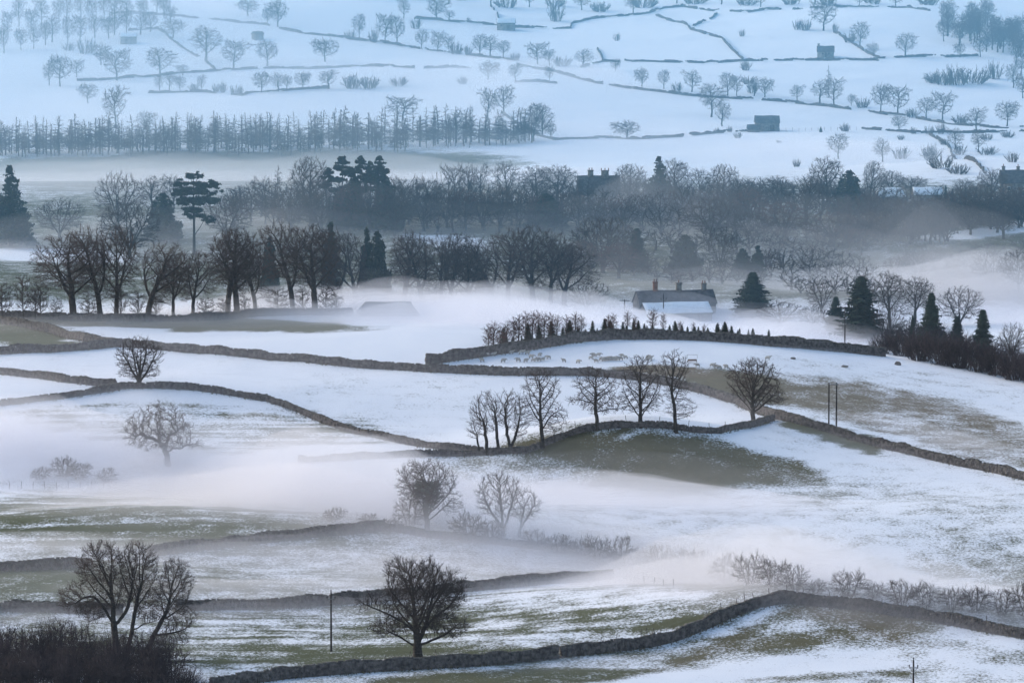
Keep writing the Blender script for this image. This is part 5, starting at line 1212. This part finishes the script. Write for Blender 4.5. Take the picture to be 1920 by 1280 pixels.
place_tree(SPRUCE[0], 1539, 248, 12, 9, name='spruce_tree', label='tiny conifer on the fence right of the far barn', group=FG)
F([(1544, 58, 60, 60, 1), (1613, 91, 52, 38), (1638, 106, 28, 24, 5), (1698, 108, 48, 46, 0)], 'on the fields above the lone cottage'); S([(1495, 56, 20, 20), (1510, 57, 22, 18), (1566, 62, 20, 13), (1592, 79, 18, 20)], 'on the hedge above the lone cottage'); S([(1391, 69, 15, 13)], 'tiny thorn bush where three far walls meet')
S([(1398, 132, 20, 22), (1404, 158, 16, 20), (1410, 175, 20, 26)], 'straggling down the slope below the straight wall')
S([(1765, 158, 26, 50), (1795, 158, 36, 56), (1825, 156, 30, 50), (1865, 148, 34, 34), (1745, 155, 20, 30)], 'of the dark gorse patch under the right wood')
F([(1838, 107, 42, 36), (1875, 92, 44, 32), (1800, 108, 30, 24)], 'in front of the top right wood')
S([(1688, 298, 24, 36), (1745, 300, 30, 40), (1765, 315, 26, 40), (1797, 326, 20, 40), (1850, 290, 16, 44), (1898, 304, 20, 28), (1800, 290, 22, 28), (1770, 272, 14, 20), (1890, 258, 14, 26), (1850, 262, 12, 20), (1690, 262, 10, 14)], 'of the scrub below the far right wall')
S([(1493, 313, 16, 14), (1460, 268, 6, 12)], 'lone on the snow above the valley wood')
# woods along the top edge
for i in range(30):
    px = -10 + (i % 15) * 23 + RNG.uniform(-8, 8); row = i // 15
    base = (96 - px * 0.12 if row else 60 - px * 0.10) + RNG.uniform(-8, 6)
    if px > 330: continue
    place_tree(FARS[i % 7], px, base, RNG.uniform(40, 58), RNG.uniform(22, 36), label='thin bare tree in the misty wood at the top left corner', group='top left wood')
for i in range(26):
    px = 660 + i * 43 + RNG.uniform(-14, 14)
    base = np.interp(px, [600, 900, 930, 1200, 1250, 1500, 1720], [-6, 6, 14, 22, 8, 10, 8]) + RNG.uniform(-6, 2)
    if i % 2: place_shrub(FAR_SHRUB[i % 2], px, base, RNG.uniform(16, 26), RNG.uniform(30, 46), 'brown bush in the hanging wood along the top edge', group='hanging wood along the top edge')
    else: place_tree(FARS[i % 7], px, base + 4, RNG.uniform(34, 52), RNG.uniform(26, 44), label='bare tree in the hanging wood along the top edge', group='hanging wood along the top edge')
for i in range(38):
    px = 1768 + RNG.uniform(0, 165); base = RNG.uniform(30, 86) + (px - 1768) * 0.16
    place_tree(FARS[i % 7], px, base, RNG.uniform(40, 60), RNG.uniform(24, 38), label='dark bare tree in the wood at the top right corner', group='top right wood')
for i, (px, base) in enumerate([(1905, 120), (1915, 140), (1900, 165), (1918, 185), (1908, 100)]):
    place_tree(FARS[i], px, base, 50, 34, label='dark bare tree in the wood spilling down the right edge', group='right edge wood')
# ------------------------------------------------------------------ thicket in the bottom left corner
for i in range(44):
    px = -20 + (i % 15) * 25 + RNG.uniform(-9, 9); r = i // 15
    base = 1268 + r * 22 + max(0, px - 250) * 0.10
    h = (RNG.uniform(92, 118) if px < 330 else RNG.uniform(50, 80)) - r * 8 - max(0, px - 150) * 0.12
    place_shrub((THICKET + BUSHY)[i % 4], px, base, h, RNG.uniform(60, 84), 'bush of dark upright stems in the dense thicket in the bottom left corner', group='dark thicket', name='thicket_bush')
place_shrub(THICKET[0], 352, 1296, 52, 70, 'low dark bush at the right end of the thicket', group='dark thicket', name='thicket_bush')
place_shrub(THICKET[1], 388, 1302, 34, 44, 'smallest dark bush standing clear of the thicket', group='dark thicket', name='thicket_bush')
# ------------------------------------------------------------------ hedge bushes in the mist
HB = [(770, 990, 66, 70), (735, 996, 30, 44), (690, 985, 26, 40), (626, 976, 28, 44), (880, 1014, 58, 76), (920, 1018, 46, 60), (1005, 1030, 40, 60), (1050, 1040, 44, 60), (1090, 1046, 40, 52), (1120, 1056, 56, 60), (1162, 1062, 60, 64), (1205, 1068, 44, 50), (1235, 1076, 60, 66), (1285, 1082, 62, 56), (1320, 1088, 60, 60), (1360, 1094, 62, 66), (1405, 1098, 66, 70), (1450, 1104, 64, 66), (1490, 1110, 56, 56), (1530, 1116, 34, 44), (1590, 1122, 58, 76), (1640, 1126, 40, 50), (1690, 1136, 54, 66), (1735, 1140, 56, 66), (1785, 1146, 50, 60), (1830, 1152, 60, 70), (1880, 1158, 56, 60), (1925, 1164, 80, 60)]
for i, (px, base, h, w) in enumerate(HB):
    place_shrub(BUSH[i % 4], px, base, h, w, f'hedge bush number {i + 1} from the left in the misty hedge line behind the knoll' if i > 25 else f'{ORD[i]} bush from the left in the misty hedge line of the hollow', group='misty hedge bushes', name='hedge_bush')
for i, (px, base, h, w) in enumerate([(120, 896, 44, 56), (150, 900, 36, 50), (200, 905, 30, 46), (75, 900, 28, 40)]):
    place_shrub(BUSH[i % 4], px, base, h, w, f'{ORD[i]} ghostly bush almost lost in the thickest mist on the left', group='ghostly bushes in thick mist', name='hedge_bush')
# ------------------------------------------------------------------ plantation by the sheep field
def pl_line(px): return float(np.interp(px, [890, 950, 1000, 1050, 1100, 1160, 1300, 1400, 1460], [670, 657, 649, 641, 634, 629, 630, 636, 644]))
for i in range(60):
    px = 940 + i * 8.7 + RNG.uniform(-7, 7)
    h = RNG.choice((RNG.uniform(13, 22), RNG.uniform(20, 30), RNG.uniform(26, 38))) * (1.15 if px < 1080 else .9)
    place_tree(SMALL_SPRUCE[i % 3], px, pl_line(px) - RNG.uniform(-1, 3), h, h * RNG.uniform(.65, 1.1), name='young_spruce', label='small dark spruce in the young plantation behind the wall', group='young plantation', dy=RNG.uniform(1, 4))
for i, (px, h, w) in enumerate([(915, 58, 24), (925, 62, 26), (938, 52, 22), (950, 56, 22), (963, 60, 24), (972, 64, 26), (985, 66, 24), (998, 66, 24), (1008, 62, 22), (1020, 62, 24), (1032, 56, 20), (1044, 50, 20), (1062, 48, 20), (1078, 54, 22), (1090, 46, 20), (1140, 40, 18), (1150, 44, 18), (1176, 46, 16), (1190, 40, 14), (1224, 52, 20), (1243, 44, 14), (1275, 30, 12), (1300, 28, 10), (1320, 26, 10)]):
    place_tree(YOUNG[2 + i % 2], px, pl_line(px) + (2 if px < 945 else 0), h, w, name='birch_tree', label=f'{ORD[i]} slender birch from the left in the young plantation', group='birches of the young plantation', dy=RNG.uniform(.5, 3))
# ------------------------------------------------------------------ buildings
def gable_house(name, label, cat, at, L, Wd, eave, ridge, rz=0.0, snow='none', chimneys=(), windows=(), doors=(), group=None, sink=0.6, wall_mat='masonry', roof_mat='slate', hip=0.0, overhang=0.3):
    """a gabled stone building, its length along local x: walls, two roof slopes, chimneys with pots, windows with panes"""
    x, y, z = at
    root = empty(name, (x, y, z - sink), rz)
    tag(root, label, cat, group)
    e, r, hl, hw = eave + sink, ridge + sink, L / 2, Wd / 2
    mb = MB()
    V = [(-hl, -hw, 0), (hl, -hw, 0), (hl, hw, 0), (-hl, hw, 0), (-hl, -hw, e), (hl, -hw, e), (hl, hw, e), (-hl, hw, e), (-hl + hip, 0, r), (hl - hip, 0, r)]
    if hip: mb.add(V, [(0, 1, 5, 4), (2, 3, 7, 6), (1, 2, 6, 5), (3, 0, 4, 7)])
    else: mb.add(V, [(0, 1, 5, 4), (2, 3, 7, 6)], [(1, 2, 5), (2, 6, 5), (5, 6, 9), (3, 0, 7), (0, 4, 7), (4, 8, 7)])
    mb.build('wall', M[wall_mat], root)
    t = 0.16
    def slope(sgn, lift, inset, nm, mat, th, par, rng=None):
        k = (r - e) / hw
        y0, y1 = sgn * (hw + overhang - inset), sgn * 0.0
        z0, z1 = e - k * (overhang - inset) + lift, r + lift
        xa, xb = -hl - 0.25 + inset, hl + 0.25 - inset
        n = 14
        V, Q = [], []
        for i in range(n + 1):
            f = i / n
            w = (0.05 * math.sin(f * 9 + seed_) if rng is None else 0.0)
            xx0 = xa + (xb - xa) * f; xx1 = (xa + hip) + (xb - xa - 2 * hip) * f
            V += [(xx0, y0, z0 + w * .6), (xx1, y1, z1 + w), (xx0, y0, z0 - th + w * .6), (xx1, y1, z1 - th + w)]
        for i in range(n):
            a = 4 * i; b = a + 4
            Q += [(a, b, b + 1, a + 1) if sgn < 0 else (a, a + 1, b + 1, b), (a + 2, a + 3, b + 3, b + 2), (a, a + 2, b + 2, b)]
        Q += [(0, 1, 3, 2), (4 * n, 4 * n + 2, 4 * n + 3, 4 * n + 1)]
        m = MB(); m.add(V, Q)
        return m.build(nm, M[mat], par)
    seed_ = L
    rf = slope(-1, t, 0, 'roof', roof_mat, t, root); rb = slope(1, t, 0, 'roof', roof_mat, t, root)
    if snow in ('front', 'both'): slope(-1, t + .13, .12, 'roof_snow', 'snow', .125, rf)
    if snow in ('back', 'both'): slope(1, t + .13, .12, 'roof_snow', 'snow', .125, rb)
    for (cx, cw, ch, pots, cm) in chimneys:
        c = MB(); c.box((cx, 0, r + ch / 2 - 0.5), (cw / 2, cw * .4, ch / 2 + .5)); c.box((cx, 0, r + ch + .07), (cw / 2 + .1, cw * .4 + .1, .09))
        co = c.build('chimney', M[cm], root)
        for k in range(pots):
            p = MB(); px_ = cx + (k - (pots - 1) / 2) * cw * .5
            p.tube((px_, 0, r + ch + .14), (px_, 0, r + ch + .8), .15, .12, 8)
            p.build('chimney_pot', M['clay'], co)
    for (wx, wz, ww, wh) in windows:
        f = MB(); f.box((wx, -hw - .02, sink + wz), (ww / 2 + .08, .05, wh / 2 + .08)); fo = f.build('window', M['porcelain'] if wh > 1.0 else M['masonry'], root)
        g = MB(); g.box((wx, -hw - .055, sink + wz), (ww / 2, .04, wh / 2)); g.build('pane', M['glass'], fo)
    for (dx_, dw, dh) in doors:
        d = MB(); d.box((dx_, -hw - .02, sink + dh / 2), (dw / 2, .05, dh / 2)); d.build('door', M['wood'], root)
    return root
BG = 'stone barns on the opposite hillside'
gable_house('field_barn', 'stone field barn with a lean-to, lowest on the opposite slope', 'barn', ground_at(1438, 246), 8.4, 6.0, 3.2, 5.4, .03, 'none', group=BG, doors=[(1.6, 1.6, 2.2)], wall_mat='masonry')
x0, y0, z0 = ground_at(1413, 248)
gable_house('lean_to', 'low sloping lean-to against the lowest far barn', 'shed', (x0, y0 + .6, z0), 4.2, 4.2, 1.2, 2.6, .03, 'none', group=BG)
gable_house('field_barn', 'stone field barn with a white roof on the topmost wall', 'barn', ground_at(949, 56), 7.6, 5.0, 2.9, 4.6, -.03, 'both', group=BG, doors=[(.9, 1.3, 2.0)], windows=[(-2, 1.8, .7, .5)])
gable_house('field_barn', 'small roofless-looking barn on the upper left slope', 'barn', ground_at(241, 82), 6.6, 4.6, 2.8, 4.2, .05, 'front', group=BG, doors=[(-1, 1.2, 1.9)])
gable_house('field_barn', 'tiny dark hut beside the trio of round trees', 'barn', ground_at(483, 74), 3.8, 3.6, 2.3, 3.2, .5, 'none', group=BG)
gable_house('lone_cottage', 'lone dark cottage with a chimney and snowy ridge in a white field', 'cottage', ground_at(1548, 107), 6.6, 5.0, 2.2, 4.2, -.05, 'back', chimneys=[(-2.8, .9, 1.0, 0, 'masonry')], group=BG, windows=[(-1.2, 1.4, .7, .6), (1.3, 1.4, .7, .6)], doors=[(0.1, .9, 1.8)])
gable_house('gabled_house', 'big gabled house with two broad chimneys half hidden in the wood', 'house', ground_at(1122, 392), 11.5, 9.0, 4.6, 9.2, .04, 'none', chimneys=[(-2.2, 1.5, 1.5, 2, 'masonry'), (1.8, 2.0, 1.4, 3, 'masonry')], windows=[(-3.4, 3.0, 1.0, 1.4), (0, 3.0, 1.0, 1.4), (3.4, 3.0, 1.0, 1.4)])
fx, fy, fz = ground_at(1262, 600)
gable_house('farm_range', 'long low farm building with a snow-covered roof above the plantation', 'farm building', (fx + .5, fy, fz - .7), 15.6, 7.0, 2.5, 4.6, .28, 'front', windows=[(-5, 1.4, .8, .7), (2, 1.4, .8, .7)], doors=[(-1.5, 1.2, 2.0), (5, 1.0, 2.0)])
gable_house('farmhouse', 'stone farmhouse with three tall chimneys behind the snowy low range', 'farmhouse', (fx + .6, fy + 9, fz - .6), 18.0, 7.5, 3.9, 6.6, .22, 'none', chimneys=[(-4.6, 1.0, 2.0, 2, 'clay'), (1.0, 1.2, 1.7, 1, 'masonry'), (7.0, 1.1, 1.5, 2, 'masonry')], windows=[(-6, 3.2, .9, 1.2), (0, 3.2, .9, 1.2), (6, 3.2, .9, 1.2)])
sx, sy, sz = ground_at(727, 592)
gable_house('field_shed', 'long dark shed roof sunk in mist below the big row', 'shed', (sx, sy, sz), 13.0, 8.0, .4, 2.9, .1, 'none', roof_mat='slate', hip=1.8)
gable_house('village_house', 'house with a broad snow-white hipped roof in the right wood', 'house', ground_at(1668, 384), 8.6, 7.0, 2.4, 4.6, -.05, 'both', hip=1.2, windows=[(-2, 1.4, .8, .8), (2, 1.4, .8, .8)])
gable_house('village_house', 'house with a snow-white roof beside the two dark spires', 'house', ground_at(1738, 382), 8.0, 6.5, 2.6, 4.4, .05, 'front', windows=[(-2, 1.4, .8, .8), (2, 1.4, .8, .8)])
gable_house('village_house', 'dark tall house with two chimneys at the right edge above the wood', 'house', ground_at(1907, 378), 9.5, 7.0, 5.6, 8.8, -.05, 'none', chimneys=[(-3.9, .9, 1.0, 1, 'masonry'), (0.2, .9, 1.0, 1, 'masonry')], windows=[(-2.5, 3.8, .8, 1.1), (2.0, 3.8, .8, 1.1)])

# ------------------------------------------------------------------ poles, wires, posts
def utility_pole(px, top, base, label, style, arm=1.2):
    x, y, z = ground_at(px, base)
    H = (base - top) / px_per_m(y)
    root = empty('utility_pole', (x, y, z), 0)
    tag(root, label, 'utility pole', 'utility poles')
    if style == 'h':
        for sx_ in (-.72, .72):
            m = MB(); m.tube((sx_, 0, -.6), (sx_, 0, H), .17, .13, 10); m.build('post', M['pole_wood'], root, True)
        m = MB(); m.box((0, -.18, H - .35), (1.0, .07, .09)); m.build('crossarm', M['metal'], root)
        for sx_ in (-.72, .72):
            m = MB(); m.tube((sx_, 0, H), (sx_, 0, H + .32), .07, .05, 8); m.build('insulator', M['porcelain'], root)
        return root, (x, y, z + H)
    m = MB(); m.tube((0, 0, -.6), (0, 0, H), .17, .11, 10); m.build('post', M['pole_wood'], root, True)
    if style == 'tri':
        m = MB(); m.box((0, -.14, H - 1.05), (.62, .06, .06)); m.build('crossarm', M['metal'], root)
        spots = [(-.58, 0, H - 1.0), (.58, 0, H - 1.0), (0, 0, H)]
        for s_ in spots[:2]:
            b = MB(); b.tube((0, -.14, H - 1.7), (s_[0], -.14, H - 1.05), .03, .03, 6); b.build('brace', M['metal'], root)
    else:
        m = MB(); m.box((0, -.14, H - .25), (arm, .07, .08)); m.build('crossarm', M['pole_wood'], root)
        spots = [(-arm + .1, -.14, H - .17), (-arm + .45, -.14, H - .17), (-.18, -.14, H - .17), (.18, -.14, H - .17), (arm - .45, -.14, H - .17), (arm - .1, -.14, H - .17)]
    for s_ in spots:
        m = MB(); m.tube(s_, (s_[0], s_[1], s_[2] + .2), .035, .09, 8); m.tube((s_[0], s_[1], s_[2] + .2), (s_[0], s_[1], s_[2] + .36), .10, .05, 8)
        m.build('insulator', M['porcelain'] if style == 'bar' else M['pole_wood'], root)
    return root, (x, y, z + H)
utility_pole(621, 1107, 1221, 'tall pole with three insulators standing in the ribbed field', 'tri')
utility_pole(1712, 1234, 1350, 'pole with three insulators whose top shows at the bottom edge', 'tri')
_, pa = utility_pole(1584, 574, 650, 'pole with a long crossbar and white insulators before the dark spruce', 'bar', 1.65)
utility_pole(1561, 716, 800, 'double pole with a crossbar in the brown field', 'h')
_, pb = utility_pole(1171, 561, 602, 'small pole with a crossbar left of the farm', 'bar', 1.2)
utility_pole(1244, 553, 604, 'plain thin pole in front of the snowy farm roof', 'tri')
wl = MB()
for off in (-1.3, 1.3):
    prev = None
    for i in range(25):
        f = i / 24
        p = (pa[0] + (pb[0] - pa[0]) * f + off, pa[1] + (pb[1] - pa[1]) * f, pa[2] + (pb[2] - pa[2]) * f - 1.5 * 4 * f * (1 - f))
        if prev: wl.tube(prev, p, .009, .009, 3, cap=False)
        prev = p
tag(wl.build('power_line', M['metal']), 'two faint sagging wires between the crossbar pole and the farm', 'wire')['kind'] = 'stuff'

post_me = (lambda m: (m.tube((0, 0, -.4), (0, 0, 1.0), .06, .05, 6), m.mesh('post', M['wood']))[1])(MB())
def post_fence(pts, h, label, back=0.0, lean=.10, wire=True, wires=(0.55, 0.9)):
    root = None; prev = None
    wm = MB()
    for (px, py) in pts:
        x, y, z = ground_at(px, py)
        if back: k = (y + back) / y; x, y = x * k, y + back; z = float(height(x, y))
        if root is None:
            root = empty('post_fence', (x, y, z)); tag(root, label, 'fence', 'post and wire fences'); o0 = (x, y, z)
        p = obj('post', post_me, root, (x - o0[0], y - o0[1], z - o0[2]))
        p.rotation_euler = (RNG.gauss(0, lean), RNG.gauss(0, lean), 0); p.scale = (1, 1, h * RNG.uniform(.85, 1.1))
        if prev is not None:
            for f in wires: wm.tube((prev[0] - o0[0], prev[1] - o0[1], prev[2] - o0[2] + h * f), (x - o0[0], y - o0[1], z - o0[2] + h * f), .008, .008, 3, cap=False)
        prev = (x, y, z)
    w = wm.build('wire', M['metal'], root); w['kind'] = 'stuff'
    return root
post_fence([(x, float(np.interp(x, [-20, 215, 460, 600, 740], [915, 916, 919, 952, 992]))) for x in [-4, 18, 40, 62, 84, 106, 128, 150, 172, 194, 217, 240, 261, 283, 304, 327, 348, 370, 391, 413, 437, 459, 482, 506, 529, 552, 574, 597, 640, 668, 696]], 1.25, 'line of thin fence posts along the misty brow on the left', lean=.05)
post_fence([(1174, 1092), (1190, 1092), (1208, 1093), (1226, 1095), (1244, 1098), (1262, 1101)], 1.25, 'short post fence beyond the square wall end', lean=.05)
post_fence([(676, 1258), (717, 1256), (765, 1253), (776, 1252), (823, 1250), (905, 1245), (960, 1241)], 2.35, 'leaning stakes along the low wall by the lone broad tree', back=.9, lean=.16, wires=(.85,))
post_fence([(1125, 1224), (1155, 1221), (1200, 1214), (1215, 1211), (1235, 1207), (1330, 1174), (1354, 1164), (1378, 1153), (1398, 1145), (1416, 1139), (1443, 1134), (1476, 1131), (1507, 1133), (1560, 1138)], 2.35, 'leaning stakes behind the wall on the snowy knoll', back=.9, lean=.13, wires=(.85,))
post_fence([(1634, 1147), (1652, 1149), (1685, 1153), (1735, 1162), (1786, 1171), (1850, 1184)], 2.2, 'sparse stakes behind the wall right of the knoll', back=.9, lean=.13, wires=(.85,))
post_fence([(1040, 829), (1080, 813), (1117, 806), (1175, 801), (1235, 803), (1290, 809), (1330, 812), (1360, 811)], 1.9, 'stakes along the wall over the green knoll', back=.8, lean=.13, wires=(.85,))
post_fence([(912, 668), (922, 667), (930, 666)], 1.9, 'two stakes with a rail at the corner of the plantation', back=1.0, lean=.03, wires=(.9, .5))
post_fence([(x, 247 - 0.02 * (x - 1460)) for x in range(1462, 1618, 12)], 1.3, 'fence of thin posts right of the lowest far barn', lean=.03)

# ------------------------------------------------------------------ sheep and things lying in the fields
def sheep_mesh(seed):
    """one skin over body, neck, head and legs"""
    rng = random.Random(seed)
    down = -.25 if seed % 2 else .18
    V = [(0, 0, .62), (.42, 0, .64), (-.42, 0, .60), (.62, 0, .78), (.80, 0, .86 + down * .5), (.98, 0, .80 + down), (.36, .13, .36), (.37, .13, .02), (.36, -.13, .36), (.33, -.13, .02), (-.40, .14, .36), (-.44, .13, .02), (-.40, -.14, .36), (-.37, -.13, .02), (-.60, 0, .56)]
    E = [(0, 1), (0, 2), (1, 3), (3, 4), (4, 5), (1, 6), (6, 7), (1, 8), (8, 9), (2, 10), (10, 11), (2, 12), (12, 13), (2, 14)]
    R = [.29, .27, .27, .17, .12, .07, .06, .035, .06, .035, .07, .035, .07, .035, .08]
    me = bpy.data.meshes.new('sheep'); me.from_pydata(V, E, [])
    o = bpy.data.objects.new('sheep_tmp', me); C.objects.link(o)
    sk = o.modifiers.new('skin', 'SKIN'); ss = o.modifiers.new('sub', 'SUBSURF'); ss.levels = ss.render_levels = 1
    for i, sv in enumerate(me.skin_vertices[0].data): sv.radius = (R[i], R[i] * (1.0 if i > 2 else 1.05)); sv.use_root = (i == 0)
    dg = bpy.context.evaluated_depsgraph_get()
    out = bpy.data.meshes.new_from_object(o.evaluated_get(dg))
    bpy.data.objects.remove(o)
    out.materials.clear(); out.materials.append(M['wool']); out.materials.append(M['dark_face'])
    for p in out.polygons:
        p.use_smooth = True
        c = p.center
        if c.x > .86 or c.z < .30: p.material_index = 1
    return out
SHEEP = [sheep_mesh(0), sheep_mesh(1)]
Z = 4.571
flock = [(110, 496), (290, 501), (420, 495), (483, 500), (530, 466), (545, 494), (575, 492), (600, 490), (630, 486), (680, 472), (812, 498), (932, 508), (1040, 474), (1065, 452), (1105, 450), (1088, 500), (1150, 488), (1128, 488), (1190, 482), (1206, 482), (1222, 483), (1240, 482), (1258, 483), (1274, 482), (1296, 482), (1310, 455), (155, 446), (203, 446), (360, 428), (445, 430), (497, 434), (602, 448), (1160, 486), (1175, 486), (1340, 470), (1530, 472), (1545, 480)]
flock = [(880 + a / Z, 570 + b / Z) for a, b in flock] + [(1343, 690), (1349, 692), (1362, 691), (1308, 688), (1439, 675), (1335, 688)]
for i, (px, py) in enumerate(sorted(flock)):
    x, y, z = ground_at(px, py)
    o = obj('sheep', SHEEP[i % 2], None, (x, y, z - .02)); o.rotation_euler = (0, 0, RNG.choice((0, math.pi)) + RNG.uniform(-.8, .8)); s_ = RNG.uniform(.78, 1.0); o.scale = (s_,) * 3
    n = i + 1
    lab = f'{ORD[i]} sheep from the left of the flock on the snowy field' if i < 26 else f'pale sheep number {n} counted from the left of the flock'
    tag(o, lab, 'sheep', 'flock of sheep on the snowy field')
x, y, z = ground_at(1298, 679)
fr = empty('livestock_feeder', (x, y, z)); tag(fr, 'small rusty livestock feeder standing among the sheep', 'feeder')
m = MB(); m.box((0, 0, .45), (.9, .4, .16)); m.build('trough', M['rust'], fr)
for sx_ in (-.9, .9):
    for sy_ in (-.4, .4):
        m = MB(); m.box((sx_, sy_, .14), (.05, .05, .16)); m.build('leg', M['rust'], fr)
m = MB(); m.tube((-1.0, 0, .7), (-1.0, 0, 1.5), .03, .03, 6); m.tube((1.0, 0, .7), (1.0, 0, 1.5), .03, .03, 6); m.tube((-1.0, 0, 1.5), (1.0, 0, 1.5), .03, .03, 6); m.build('frame', M['rust'], fr)
def boulder(px, py, w, h, label, seed):
    x, y, z = ground_at(px, py); s = px_per_m(y)
    bm = bmesh.new(); bmesh.ops.create_icosphere(bm, subdivisions=2, radius=1)
    rg = random.Random(seed)
    for v in bm.verts: v.co = Vector((v.co.x * w / s / 2, v.co.y * w / s / 2.4, max(v.co.z, -.3) * h / s * .75)) * rg.uniform(.86, 1.1)
    me = bpy.data.meshes.new('boulder'); bm.to_mesh(me); bm.free(); me.materials.append(M['far_stone'])
    o = obj('boulder', me, None, (x, y, z + .1)); tag(o, label, 'boulder', 'dark lumps on the snow')
boulder(1683, 684, 13, 8, 'dark rounded boulder alone on the upper snow of the right field', 1)
boulder(1487, 673, 11, 4, 'low brown lump left of the boulder on the snow', 2)
boulder(1584, 688, 14, 4, 'flat dark lump below the crossbar pole', 3)

print('unique triangles', sum(int(np.sum([len(p.vertices) - 2 for p in m.polygons])) if len(m.polygons) < 2000 else len(m.loops) - 2 * len(m.polygons) for m in bpy.data.meshes), 'time', round(time.time() - T0, 1))
print({k: (p['n'], round(p['H'], 1), round(p['W'], 1), len(p['crown'].polygons)) for k, p in PR.items()}, [p['n'] for p in BIG + FANS + FARS])
